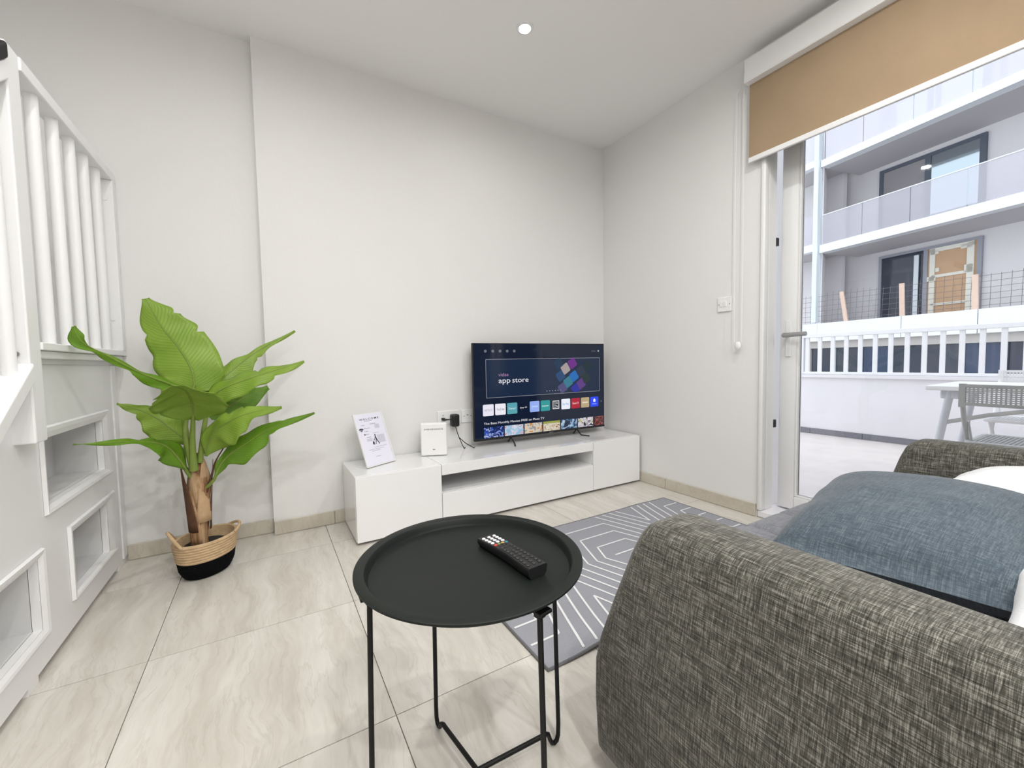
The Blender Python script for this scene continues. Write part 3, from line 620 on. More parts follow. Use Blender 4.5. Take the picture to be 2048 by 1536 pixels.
# ================================================================== RUG
RX_0, RX_1, RY_0, RY_1 = 0.670, 2.175, 0.955, 1.782
def rz(x, y):
    return 0.008 + 0.011*math.exp(-((x-0.89)/0.08)**2)*math.exp(-((y-RY_0)/0.10)**2) + 0.004*math.exp(-((x-1.93)/0.10)**2)*math.exp(-((y-RY_1)/0.07)**2)
def redge(x): return 0.006*math.sin(x*9.0)
rug = thing('patterned_rug', ((RX_0+RX_1)/2, (RY_0+RY_1)/2, 0.0), 'grey rug with white nested hexagon lines in front of the sofa', 'rug')
nx_, ny_ = 60, 34
tp, bt_ = [], []
for j in range(ny_+1):
    for i in range(nx_+1):
        x = RX_0+(RX_1-RX_0)*i/nx_; y = RY_0+(RY_1-RY_0)*j/ny_
        tp.append((x, y, rz(x, y))); bt_.append((x, y, max(0.0008, rz(x, y)-0.0075)))
mb = MB(); mb.v = tp+bt_; o_ = len(tp); W_ = nx_+1
for j in range(ny_):
    for i in range(nx_):
        a = j*W_+i; mb.f.append((a, a+1, a+1+W_, a+W_)); mb.f.append((o_+a, o_+a+W_, o_+a+W_+1, o_+a+1))
rim = [i for i in range(W_)] + [j*W_+nx_ for j in range(1, ny_+1)] + [ny_*W_+i for i in range(nx_-1, -1, -1)] + [j*W_ for j in range(ny_-1, 0, -1)]
for k in range(len(rim)):
    a, b = rim[k], rim[(k+1) % len(rim)]; mb.f.append((a, o_+a, o_+b, b))
obj('pile', mb, M['rug'], rug, smooth=True)
obj('binding', MB().tube([(tp[i][0], tp[i][1], tp[i][2]-0.003) for i in rim], 0.0048, 6, closed=True), M['rug_edge'], rug, smooth=True)
lm = MB()
def strip(p, q, w_=0.0085):
    d = Vector((q[0]-p[0], q[1]-p[1])); L = d.length
    if L < 0.004: return
    d /= L; nrm = Vector((-d.y, d.x))*w_/2; n_ = max(1, int(L/0.03)); vv = []
    for k in range(n_+1):
        c = Vector(p)+d*L*k/n_
        for s_ in (-1, 1):
            e = c+nrm*s_; vv.append((e.x, e.y, rz(e.x, e.y)+0.0012))
    lm.add(vv, [(2*k, 2*k+1, 2*k+3, 2*k+2) for k in range(n_)])
def clipseg(p, q, x0, x1, y0, y1):
    t0, t1 = 0.0, 1.0; dx, dy = q[0]-p[0], q[1]-p[1]
    for P_, Q_ in ((-dx, p[0]-x0), (dx, x1-p[0]), (-dy, p[1]-y0), (dy, y1-p[1])):
        if abs(P_) < 1e-9:
            if Q_ < 0: return None
        else:
            r = Q_/P_
            if P_ < 0: t0 = max(t0, r)
            else: t1 = min(t1, r)
    if t0 >= t1: return None
    return ((p[0]+t0*dx, p[1]+t0*dy), (p[0]+t1*dx, p[1]+t1*dy))
for ci in (-1, 0, 1):
    cx, cy = 1.42+0.765*ci, 1.37
    bx = (max(RX_0+0.012, cx-0.3825), min(RX_1-0.012, cx+0.3825), RY_0+0.012, RY_1-0.012)
    segs_ = [((cx-0.075, cy), (cx+0.075, cy))]
    for k in range(1, 8):
        hw, tw_, hh = 0.083+0.0515*k, 0.070+0.0220*k, 0.1015*k
        V = [(cx-hw, cy), (cx-tw_, cy+hh), (cx+tw_, cy+hh), (cx+hw, cy), (cx+tw_, cy-hh), (cx-tw_, cy-hh)]
        segs_ += [(V[q], V[(q+1) % 6]) for q in range(6)]
    for p, q in segs_:
        r = clipseg(p, q, *bx)
        if r: strip(*r)
obj('pattern_lines', lm, M['rug_line'], rug)

# ================================================================== TRAY TABLE
TC = (0.347, 0.768); TR = 0.2285
tt = thing('tray_table', (TC[0], TC[1], 0.0), 'round black metal tray table on thin wire legs', 'side table')
obj('tray', MB().lathe([(0.0005, 0.4875), (0.196, 0.4875), (0.2015, 0.489), (0.2045, 0.494), (0.2060, 0.503), (0.2090, 0.5065), (0.226, 0.5085), (TR, 0.507), (TR, 0.5035), (0.2095, 0.501), (0.2065, 0.489), (0.202, 0.485), (0.0005, 0.485)], 96, (TC[0], TC[1], 0)), M['black_metal'], tt, smooth=True)
def uframe(A, C, zb):
    A = Vector((A[0], A[1], 0)); C = Vector((C[0], C[1], 0)); d = (C-A).normalized(); r = 0.0052
    half = [(0.010, 0.479), (0.006, 0.30), (0.001, 0.05), (0.002, 0.022), (0.006, 0.010), (0.013, r+0.001), (0.020, 0.010), (0.025, 0.020), (0.030, zb-0.003), (0.037, zb+0.001), (0.046, zb)]
    pts = [A+d*u+Vector((0,0,z)) for u, z in half] + [C-d*u+Vector((0,0,z)) for u, z in reversed(half)]
    return MB().tube(pts, r, 10)
LEGS = ((0.328, 0.958), (0.386, 0.562), (0.559, 0.758), (0.135, 0.774))
obj('wire_leg_frame', uframe(LEGS[0], LEGS[1], 0.026), M['black_wire'], tt, smooth=True)
obj('wire_leg_frame', uframe(LEGS[2], LEGS[3], 0.038), M['black_wire'], tt, smooth=True)
for (x, y) in LEGS:
    d = Vector((x-TC[0], y-TC[1], 0)).normalized(); p = Vector((-d.y, d.x, 0)); c = Vector((x, y, 0.4815))-d*0.012
    obj('leg_clip', MB().obox(c+d*0.006, p*0.014, d*0.014, Vector((0,0,0.0033))).obox(c+d*0.002-Vector((0,0,0.008)), p*0.008, d*0.008, Vector((0,0,0.006))), M['black_wire'], tt, bevel=0.0015, segs=1)

# ------------------------------------------------------------------ remote control
h0 = Vector((0.4175, 0.838, 0)); t0_ = Vector((0.4345, 0.650, 0)); rdv = (t0_-h0).normalized(); rsd = Vector((-rdv.y, rdv.x, 0))    # along to the tail, sideways
if rsd.x < 0: rsd = -rsd
RL = (t0_-h0).length; RZ = 0.4880
rem = thing('remote_control', (0.426, 0.744, RZ), 'black remote control with white number keys on the tray', 'remote control')
def KP(a, s, z): return h0 + rdv*a + rsd*s + Vector((0, 0, z))
def rprof(a):
    t = a/RL; hw = 0.0215 + 0.0015*math.cos(t*6.28); zt = RZ + 0.0175 + 0.0045*t + 0.003*math.sin(t*math.pi); return hw, zt
loops = []
for k in range(13):
    a = RL*k/12; hw, zt = rprof(a)
    loops.append([KP(a, s*hw*w_, z) for s, w_, z in ((-1, .72, RZ), (-1, .95, RZ+0.007), (-1, 1.0, zt-0.003), (-1, .92, zt), (-.4, 1, zt+0.0003), (.4, 1, zt+0.0003), (1, .92, zt), (1, 1.0, zt-0.003), (1, .95, RZ+0.007), (1, .72, RZ))])
obj('remote_body', MB().loft(loops), M['black_plastic'], rem, smooth=True)
km = {'w': plain('key_white', (0.80, 0.78, 0.78), 0.5), 'k': plain('key_black', (0.018, 0.018, 0.019), 0.45), 'r': plain('key_red', (0.5, 0.05, 0.04), 0.5), 'g': plain('key_green', (0.16, 0.22, 0.06), 0.5), 'y': plain('key_yellow', (0.55, 0.32, 0.04), 0.5), 'b': plain('key_blue', (0.03, 0.16, 0.22), 0.5)}
def key_mesh(cname, r=0.0042, sx=1.0):
    return MB().lathe([(r, -0.001), (r, 0.0012), (r*0.75, 0.0022), (r*0.2, 0.0026)], 10, (0, 0, 0), sx=sx)
protos = {}
def key(a, s, c, name='key'):
    hw, zt = rprof(a); p = KP(a, s*hw, zt)
    if c not in protos:
        protos[c] = obj(name, MB().add(*[(lambda m: ([Vector(v)+p for v in m.v], m.f))(key_mesh(c))][0]), km[c], rem, smooth=True, origin=p)
    else: dup(protos[c], rem, p)
for i in range(4):
    for s in (-0.62, 0.0, 0.62): key(0.014+0.0118*i, s, 'w')
for i, c in enumerate('rgyb'): key(0.0625, -0.66+0.44*i, c)
for i in range(9):
    for s in (-0.62, 0.0, 0.62):
        if i < 2 and s == 0.0: continue
        key(0.084+0.0115*i, s, 'k')
hw, zt = rprof(0.074); pc_ = KP(0.0745, 0, zt)
obj('navigation_ring', MB().lathe([(0.0105, -0.001), (0.0105, 0.0012), (0.0085, 0.0022), (0.006, 0.0022), (0.0055, 0.0008), (0.0045, 0.0008), (0.0042, 0.0024), (0.001, 0.0027)], 20, tuple(pc_)), km['k'], rem, smooth=True)

# ================================================================== SOFA
sofa = thing('sofa', (1.47, 0.24, 0.0), 'grey tweed sofa with sloping armrests facing the television', 'sofa')
def rr(x0, x1, y0, y1, r, z, n=5):
    pts = []
    for (cx, cy, s) in ((x1-r, y1-r, 0), (x0+r, y1-r, 90), (x0+r, y0+r, 180), (x1-r, y0+r, 270)):
        for k in range(n):
            t = math.radians(s+90*k/(n-1)); pts.append((cx+r*math.cos(t), cy+r*math.sin(t), z))
    return pts
SB = -0.24
def arm(flip):
    # z, outer offset, inner offset, front y, corner radius
    prof = [(0.050, 0.012, 0.262, 0.664, 0.03), (0.062, 0.002, 0.270, 0.674, 0.03), (0.16, 0.000, 0.268, 0.680, 0.032), (0.25, 0.000, 0.262, 0.680, 0.035), (0.30, 0.006, 0.256, 0.672, 0.035),
            (0.40, 0.028, 0.244, 0.648, 0.035), (0.50, 0.052, 0.230, 0.622, 0.035), (0.540, 0.064, 0.222, 0.608, 0.035), (0.558, 0.075, 0.212, 0.596, 0.034), (0.569, 0.092, 0.195, 0.578, 0.03), (0.573, 0.115, 0.172, 0.555, 0.025)]
    loops = []
    for (z, o, i, yf, r) in prof:
        if flip: x0, x1 = 2.352-i, 2.352-o
        else: x0, x1 = 0.588+o, 0.588+i
        loops.append(rr(x0, x1, SB+0.01, yf, r, z))
    # finer rows along z
    out = []
    for a, b in zip(loops[:-1], loops[1:]):
        out += [a, [tuple((p[k]+q[k])/2 for k in range(3)) for p, q in zip(a, b)]]
    return MB().loft(out+[loops[-1]])
obj('armrest', arm(False), M['sofa'], sofa, smooth='all')
obj('armrest', arm(True), M['sofa'], sofa, smooth='all')
obj('base', MB().box(0.80, 2.14, SB+0.02, 0.655, 0.07, 0.235), M['sofa'], sofa, bevel=0.02, segs=3, smooth=True)
bl = []
for (z, y0, y1) in ((0.20, SB, 0.02), (0.45, SB-0.02, 0.01), (0.60, SB-0.04, -0.03), (0.645, SB-0.035, -0.05), (0.660, SB-0.01, -0.08)):
    bl.append(rr(0.846, 2.094, y0, y1, 0.03, z))
obj('backrest', MB().loft(bl), M['sofa'], sofa, smooth='all')
ns = 7; xa, xb = 0.838, 2.102; wseg = (xb-xa)/ns
for k in range(ns):
    x0, x1 = xa+wseg*k+0.0015, xa+wseg*(k+1)-0.0015; ll = []
    for (z, g, yf) in ((0.238, 0.0, 0.690), (0.30, -0.0, 0.698), (0.385, 0.0, 0.698), (0.408, 0.004, 0.690), (0.419, 0.016, 0.672), (0.424, 0.04, 0.63)):
        ll.append(rr(x0+g, x1-g, 0.022+g, yf, 0.012, z, 4))
    obj('seat_section', MB().loft(ll), M['seat'], sofa, smooth=True)
for (x, y) in ((0.66, 0.60), (2.28, 0.60), (0.66, SB+0.08), (2.28, SB+0.08)):
    obj('foot', MB().lathe([(0.022, 0.0), (0.028, 0.052)], 16, (x, y, 0.0005)), M['black_plastic'], sofa, smooth=True)

def pillow(sx, sy, th_, mtx, n=26, pinch=0.10):
    m_ = MB(); T_ = []; B_ = []
    for j in range(n+1):
        for i in range(n+1):
            u, v = -1+2*i/n, -1+2*j/n
            k = 1-pinch*(1-abs(u)**2)*abs(v)**6; k2 = 1-pinch*(1-abs(v)**2)*abs(u)**6
            rc = 1-0.035*(abs(u)*abs(v))**5; x, y = u*sx/2*k2*rc, v*sy/2*k*rc
            h = th_/2*max(0.0, (1-abs(u)**2.6))**0.55*max(0.0, (1-abs(v)**2.6))**0.55
            wr = 0.004*math.sin(9*u+4*v)*math.sin(5*v-3*u)*(1-abs(u))
            T_.append(mtx @ Vector((x, y, h+wr))); B_.append(mtx @ Vector((x, y, -h)))
    m_.v = [tuple(p) for p in T_+B_]; o = len(T_); W = n+1
    for j in range(n):
        for i in range(n):
            a = j*W+i; m_.f.append((a, a+1, a+1+W, a+W)); m_.f.append((o+a, o+a+W, o+a+W+1, o+a+1))
    bm = finish(m_); bmesh.ops.remove_doubles(bm, verts=bm.verts, dist=1e-5); return bm
def frame(c, ax, ay):
    ax = Vector(ax).normalized(); az = ax.cross(Vector(ay)).normalized(); ay = az.cross(ax)
    return Matrix(((ax.x, ay.x, az.x, c[0]), (ax.y, ay.y, az.y, c[1]), (ax.z, ay.z, az.z, c[2]), (0, 0, 0, 1)))
c1 = obj('throw_cushion', pillow(0.57, 0.42, 0.165, frame((1.275, 0.342, 0.508), (0.985, 0.13, 0.105), (-0.13, 0.99, -0.04)), pinch=0.05), M['cushion'], smooth='all')
tag(c1, 'plump blue-grey linen cushion lying beside the near armrest of the sofa', 'cushion')
c2 = obj('throw_cushion', pillow(0.42, 0.40, 0.145, frame((1.815, 0.225, 0.505), (0.99, -0.10, 0.05), (0.10, 0.97, -0.12))), M['pillow'], smooth='all')
tag(c2, 'white cushion at the far end of the sofa, behind the blue-grey one', 'cushion')
c3 = obj('throw_cushion', pillow(0.30, 0.30, 0.13, frame((1.03, 0.015, 0.505), (0.98, 0.12, 0.05), (-0.12, 0.99, -0.02))), M['pillow'], smooth='all')
tag(c3, 'white cushion between the near armrest and the blue-grey cushion', 'cushion')

# ================================================================== BASKET AND PLANT
BC = (-0.262, 2.250); BA = math.radians(52)
bk = thing('woven_basket', (BC[0], BC[1], 0.0), 'oval woven basket, straw above and black below, holding the plant', 'basket')
straw = plain('straw_rope', (0.56, 0.40, 0.24), 0.85, var=0.30, vscale=45, bump=0.9, bscale=160, spec=0.2)
blk = plain('black_rope', (0.004, 0.004, 0.005), 0.9, bump=0.8, bscale=160, spec=0.1)
def brad(z): return 0.086 + 0.027*min(1, z/0.04)**0.6 + 0.16*max(0, z-0.04)
def coils(z0, z1, n, dr=0.0045):
    pr = []
    for k in range(n):
        za, zb = z0+(z1-z0)*k/n, z0+(z1-z0)*(k+1)/n
        for q in (0.0, 0.25, 0.5, 0.75): pr.append((brad(za+(zb-za)*q) + dr*math.sin(math.pi*q), za+(zb-za)*q))
    pr.append((brad(z1), z1)); return pr
outer = coils(0.0, 0.078, 7, 0.002)
obj('black_base', MB().lathe([(0.001, 0.001)] + [(r, z+0.001) for r, z in outer] + [(brad(0.078)-0.012, 0.078), (0.09, 0.012), (0.001, 0.010)], 56, (BC[0], BC[1], 0), sx=1.0, sy=0.78, ang=BA), blk, bk, smooth=True)
o2_ = coils(0.079, 0.160, 7, 0.0035)
obj('straw_band', MB().lathe(o2_ + [(brad(0.16)-0.006, 0.164), (brad(0.16)-0.013, 0.160), (brad(0.1)-0.013, 0.10), (brad(0.079)-0.012, 0.079)], 56, (BC[0], BC[1], 0), sx=1.0, sy=0.78, ang=BA), straw, bk, smooth=True)
for (a0, dz) in ((150, 0.060), (-32, 0.018)):      # two rope handles
    pts = []
    for k in range(13):
        a = math.radians(a0-36+72*k/12); r = brad(0.155)+0.012*math.sin(math.pi*k/12); x, y = r*math.cos(a), 0.78*r*math.sin(a)
        pts.append((BC[0]+x*math.cos(BA)-y*math.sin(BA), BC[1]+x*math.sin(BA)+y*math.cos(BA), 0.158+dz*math.sin(math.pi*k/12)))
    obj('handle', MB().tube(pts, 0.0065, 8), straw, bk, smooth=True)

pl = thing('banana_plant', (-0.278, 2.235, 0.012), 'artificial banana plant with broad green leaves in the straw basket', 'plant')
obj('inner_pot', MB().lathe([(0.066, 0.016), (0.082, 0.125), (0.076, 0.125), (0.001, 0.118)], 28, (BC[0], BC[1], 0)), M['dark_rubber'], pl, smooth=True)
bark_m, nt, b, out = nodes('peeling_bark')
tc = N(nt, 'ShaderNodeTexCoord'); mp = N(nt, 'ShaderNodeMapping'); mp.inputs['Scale'].default_value = (26, 26, 5)
nz = N(nt, 'ShaderNodeTexNoise', Scale=1.0, Detail=7.0, Roughness=0.65, Distortion=0.6); rp = N(nt, 'ShaderNodeValToRGB'); el = rp.color_ramp.elements
el[0].position = 0.33; el[0].color = (0.055, 0.022, 0.010, 1); el[1].position = 0.66; el[1].color = (0.56, 0.38, 0.22, 1); q = el.new(0.46); q.color = (0.30, 0.155, 0.065, 1)
nt.links.new(tc.outputs['Object'], mp.inputs[0]); nt.links.new(mp.outputs[0], nz.inputs['Vector']); nt.links.new(nz.outputs['Fac'], rp.inputs[0]); nt.links.new(rp.outputs[0], b.inputs['Base Color'])
bp = N(nt, 'ShaderNodeBump', Strength=0.8, Distance=0.006); nt.links.new(nz.outputs['Fac'], bp.inputs['Height']); nt.links.new(bp.outputs[0], b.inputs['Normal']); b.inputs['Roughness'].default_value = 0.8
TY = 2.222
def ell(cx, z, r, n=20, seed=0.0): return [(cx+r*(1+0.06*math.sin(3*a+z*30+seed))*math.cos(a), TY+r*0.92*(1+0.05*math.cos(2*a+z*21))*math.sin(a), z) for a in [2*math.pi*k/n for k in range(n)]]
obj('trunk', MB().loft([ell(-0.281, 0.118, 0.031), ell(-0.281, 0.16, 0.031), ell(-0.279, 0.22, 0.033), ell(-0.276, 0.28, 0.036), ell(-0.273, 0.34, 0.040), ell(-0.272, 0.40, 0.043), ell(-0.273, 0.44, 0.039), ell(-0.275, 0.49, 0.030), ell(-0.272, 0.535, 0.013)]), bark_m, pl, smooth=True)
# curled bark sheaths
pale_bark = plain('pale_bark', (0.50, 0.33, 0.19), 0.8, var=0.25, vscale=30, bump=0.6, bscale=90)
dark_bark = plain('dark_bark', (0.10, 0.045, 0.022), 0.85, var=0.35, vscale=40, bump=0.6, bscale=90)
def sheath(cx, a0, a1, z0, z1, r0, r1, tipa, mat, flare=0.0):
    m_ = MB(); n, k_ = 8, 8
    for j in range(k_+1):
        t = j/k_; z = z0+(z1-z0)*t; r = r0+(r1-r0)*t+flare*t*t; sh = max(0.04, 1-t**1.6)
        for i in range(n+1):
            am = a0+(a1-a0)*(0.5+tipa*t); a = am+(i/n-0.5)*(a1-a0)*sh
            m_.v.append((cx+r*math.cos(a), TY+r*math.sin(a), z))
    for j in range(k_):
        for i in range(n): q = j*(n+1)+i; m_.f.append((q, q+1, q+n+2, q+n+1))
    o = obj('bark_sheath', m_, mat, pl, smooth=True)
    md = o.modifiers.new('thickness', 'SOLIDIFY'); md.thickness = 0.002
    return o
PI = math.pi
sheath(-0.275, -1.75, -0.25, 0.24, 0.545, 0.042, 0.034, 0.1, pale_bark)
sheath(-0.276, PI+0.0, PI+1.5, 0.20, 0.50, 0.040, 0.054, -0.2, dark_bark, 0.004)
sheath(-0.276, -0.5, 0.5, 0.20, 0.50, 0.040, 0.054, 0.1, dark_bark, 0.004)
sheath(-0.279, PI+0.6, PI+1.9, 0.14, 0.40, 0.0345, 0.046, -0.1, bark_m)
# leaves
def leaf_mat(name, c0, c1, rib):
    m, nt, b, out = nodes(name)
    uv = N(nt, 'ShaderNodeUVMap'); sep = N(nt, 'ShaderNodeSeparateXYZ'); nt.links.new(uv.outputs[0], sep.inputs[0])
    ab = N(nt, 'ShaderNodeMath', _operation='SUBTRACT'); nt.links.new(sep.outputs[0], ab.inputs[0]); ab.inputs[1].default_value = 0.5
    ab2 = N(nt, 'ShaderNodeMath', _operation='ABSOLUTE'); nt.links.new(ab.outputs[0], ab2.inputs[0])
    ph = N(nt, 'ShaderNodeMath', _operation='MULTIPLY_ADD'); nt.links.new(ab2.outputs[0], ph.inputs[0]); ph.inputs[1].default_value = -0.35; nt.links.new(sep.outputs[1], ph.inputs[2])
    sn_ = N(nt, 'ShaderNodeMath', _operation='MULTIPLY'); nt.links.new(ph.outputs[0], sn_.inputs[0]); sn_.inputs[1].default_value = 190.0
    si = N(nt, 'ShaderNodeMath', _operation='SINE'); nt.links.new(sn_.outputs[0], si.inputs[0])
    tc = N(nt, 'ShaderNodeTexCoord'); nz = N(nt, 'ShaderNodeTexNoise', Scale=9.0, Detail=4.0); nt.links.new(tc.outputs['Object'], nz.inputs['Vector'])
    f = N(nt, 'ShaderNodeMath', _operation='MULTIPLY_ADD'); nt.links.new(si.outputs[0], f.inputs[0]); f.inputs[1].default_value = 0.07; nt.links.new(nz.outputs['Fac'], f.inputs[2])
    mx = N(nt, 'ShaderNodeMix', _data_type='RGBA'); nt.links.new(f.outputs[0], mx.inputs[0]); mx.inputs[6].default_value = c4(c0); mx.inputs[7].default_value = c4(c1)
    rb_ = N(nt, 'ShaderNodeMath', _operation='LESS_THAN'); nt.links.new(ab2.outputs[0], rb_.inputs[0]); rb_.inputs[1].default_value = 0.018
    m2 = N(nt, 'ShaderNodeMix', _data_type='RGBA'); nt.links.new(rb_.outputs[0], m2.inputs[0]); nt.links.new(mx.outputs[2], m2.inputs[6]); m2.inputs[7].default_value = c4(rib)
    nt.links.new(m2.outputs[2], b.inputs['Base Color']); b.inputs['Roughness'].default_value = 0.42
    bp = N(nt, 'ShaderNodeBump', Strength=0.25, Distance=0.001); nt.links.new(si.outputs[0], bp.inputs['Height']); nt.links.new(bp.outputs[0], b.inputs['Normal'])
    tr = N(nt, 'ShaderNodeBsdfTranslucent'); nt.links.new(m2.outputs[2], tr.inputs['Color']); ms = N(nt, 'ShaderNodeMixShader'); ms.inputs[0].default_value = 0.22
    nt.links.new(b.outputs[0], ms.inputs[1]); nt.links.new(tr.outputs[0], ms.inputs[2]); nt.links.new(ms.outputs[0], out.inputs[0])
    return m
G1 = leaf_mat('leaf_green', (0.17, 0.32, 0.016), (0.33, 0.48, 0.07), (0.13, 0.26, 0.015))
G2 = leaf_mat('leaf_deep_green', (0.095, 0.24, 0.010), (0.21, 0.39, 0.024), (0.10, 0.22, 0.01))
stalk_m = plain('leaf_stalk_green', (0.20, 0.28, 0.05), 0.5, var=0.25, vscale=18)
def crom(P, t):
    n = len(P)-1; f = t*n; i = min(int(f), n-1); u = f-i
    a, b_, c, d = P[max(i-1, 0)], P[i], P[i+1], P[min(i+2, n)]
    return 0.5*((2*b_)+(c-a)*u+(2*a-5*b_+4*c-d)*u*u+(-a+3*b_-3*c+d)*u**3)
def interp(L, t):
    f = t*(len(L)-1); i = min(int(f), len(L)-2); u = f-i; u = u*u*(3-2*u); return L[i]*(1-u)+L[i+1]*u
def leaf(mid, wl, wr, normal, fold=0.25, mat=None, tears=(), wave=0.006, name='leaf', droop=0.0):
    P = [Vector(p) for p in mid]; n = 44; m = 6; nr = Vector(normal).normalized(); mb = MB(); uvs = []
    rows = []
    for j in range(n+1):
        t = j/n; c = crom(P, t); tg = (crom(P, min(1, t+0.01))-crom(P, max(0, t-0.01))).normalized()
        sd_ = tg.cross(nr).normalized(); nn = sd_.cross(tg).normalized()
        row = []
        for i in range(-m, m+1):
            k = i/m; side = wl if i < 0 else wr; w_ = interp(side, t)
            for (tt_, sgn, dep, wid) in tears:
                if sgn*k > 0:
                    q = (t-tt_)/wid
                    if 0 <= q < 1: w_ *= 1-dep*(1-q)*min(1, abs(k)*1.0)
            e = w_*k
            z = -fold*abs(e) - droop*e*e/0.1 + wave*math.sin(t*23+i*0.4)*abs(k)
            row.append(c+sd_*e+nn*z)
            uvs.append((0.5+0.5*k, t))
        mb.v += [tuple(p) for p in row]
    W = 2*m+1
    for j in range(n):
        for i in range(W-1): a = j*W+i; mb.f.append((a, a+1, a+1+W, a+W))
    pb = BASE[pl.name]; me = bpy.data.meshes.new(name); me.from_pydata([tuple(Vector(v)-pb) for v in mb.v], [], mb.f)
    ul = me.uv_layers.new(name='UVMap')
    for p in me.polygons:
        p.use_smooth = True
        for li in p.loop_indices: ul.data[li].uv = uvs[me.loops[li].vertex_index]
    me.materials.append(mat or G1); o = bpy.data.objects.new(name, me); COL.objects.link(o); o.parent = pl; BASE[o.name] = pb
    md = o.modifiers.new('thickness', 'SOLIDIFY'); md.thickness = 0.0012
    rib = MB().tube([crom(P, k/16)-nr*0.0005 for k in range(17)], [0.0042*(1-0.8*k/16) for k in range(17)], 6)
    obj('midrib', rib, stalk_m, o, smooth=True)
    return o
leaf([(-0.266,2.2,0.800), (-0.272,2.205,0.889), (-0.315,2.24,0.986), (-0.376,2.27,1.082), (-0.425,2.3,1.198)], [0.045, 0.105, 0.118, 0.092, 0.062, 0.012], [0.05, 0.112, 0.115, 0.112, 0.085, 0.012], (-0.1, -1.0, 0.18), 0.12, G1, ((0.80, 1, 0.32, 0.06), (0.55, 1, 0.25, 0.07), (0.72, -1, 0.2, 0.05)))
leaf([(-0.273,2.18,0.800), (-0.349,2.12,0.848), (-0.410,2.06,0.888), (-0.483,1.98,0.955), (-0.522,1.915,0.995), (-0.534,1.895,1.045)], [0.010, 0.030, 0.026, 0.014, 0.012, 0.022, 0.006], [0.010, 0.026, 0.024, 0.013, 0.012, 0.022, 0.006], (0.25, -0.85, 0.55), 0.55, G2, ((0.45, -1, 0.35, 0.08),))
leaf([(-0.243,2.22,0.790), (-0.163,2.26,0.862), (-0.084,2.30,0.935), (0.001,2.33,1.000), (0.133,2.36,1.078)], [0.02, 0.050, 0.038, 0.018, 0.012, 0.004], [0.02, 0.060, 0.066, 0.030, 0.014, 0.004], (0.15, -0.85, 0.5), 0.30, G1, ((0.6, 1, 0.4, 0.06),))
leaf([(-0.235,2.17,0.765), (-0.158,2.15,0.815), (-0.067,2.13,0.852), (0.035,2.12,0.886), (0.150,2.11,0.922)], [0.02, 0.058, 0.060, 0.052, 0.026, 0.004], [0.02, 0.060, 0.058, 0.042, 0.028, 0.004], (0.05, -0.75, 0.66), 0.35, G1, ((0.58, -1, 0.4, 0.06), (0.72, 1, 0.35, 0.06)))
leaf([(-0.225,2.22,0.690), (-0.148,2.28,0.728), (-0.085,2.32,0.760), (0.005,2.36,0.800)], [0.02, 0.05, 0.05, 0.01], [0.02, 0.055, 0.055, 0.01], (0.1, -0.9, 0.4), 0.2, G2)
leaf([(-0.270,2.15,0.690), (-0.264,2.09,0.765), (-0.270,2.00,0.818), (-0.296,1.91,0.842)], [0.020, 0.105, 0.128, 0.110, 0.035], [0.020, 0.100, 0.122, 0.100, 0.035], (0.0, 0.55, 0.83), 0.30, G1, ((0.74, 1, 0.25, 0.08), (0.66, -1, 0.25, 0.07)), droop=0.1)
leaf([(-0.300,2.205,0.590), (-0.357,2.19,0.662), (-0.404,2.18,0.712), (-0.449,2.16,0.746), (-0.500,2.14,0.770)], [0.02, 0.075, 0.068, 0.038, 0.018, 0.004], [0.02, 0.050, 0.048, 0.030, 0.012, 0.004], (-0.1, -0.9, 0.35), 0.2, G1, ((0.7, -1, 0.3, 0.06),))
leaf([(-0.308,2.18,0.480), (-0.345,2.13,0.575), (-0.383,2.07,0.618), (-0.438,2.0,0.640), (-0.556,1.9,0.659)], [0.008, 0.052, 0.058, 0.018, 0.010, 0.003], [0.008, 0.042, 0.030, 0.020, 0.012, 0.003], (0.1, -0.75, 0.6), 0.3, G2, ((0.62, 1, 0.4, 0.05),))
leaf([(-0.240,2.17,0.530), (-0.205,2.12,0.625), (-0.139,2.09,0.678), (-0.064,2.06,0.710), (0.050,2.03,0.726)], [0.01, 0.040, 0.052, 0.050, 0.030, 0.004], [0.01, 0.075, 0.092, 0.070, 0.026, 0.004], (0.0, -0.8, 0.55), 0.22, G1, ((0.66, -1, 0.45, 0.05), (0.5, -1, 0.3, 0.06)))
leaf([(-0.213,2.17,0.429), (-0.172,2.15,0.508), (-0.094,2.12,0.570), (0.009,2.09,0.636), (0.178,2.05,0.690)], [0.004, 0.020, 0.050, 0.042, 0.022, 0.003], [0.004, 0.025, 0.070, 0.058, 0.020, 0.003], (0.05, -0.8, 0.55), 0.22, G2, ((0.70, 1, 0.45, 0.05), (0.8, -1, 0.4, 0.05)))
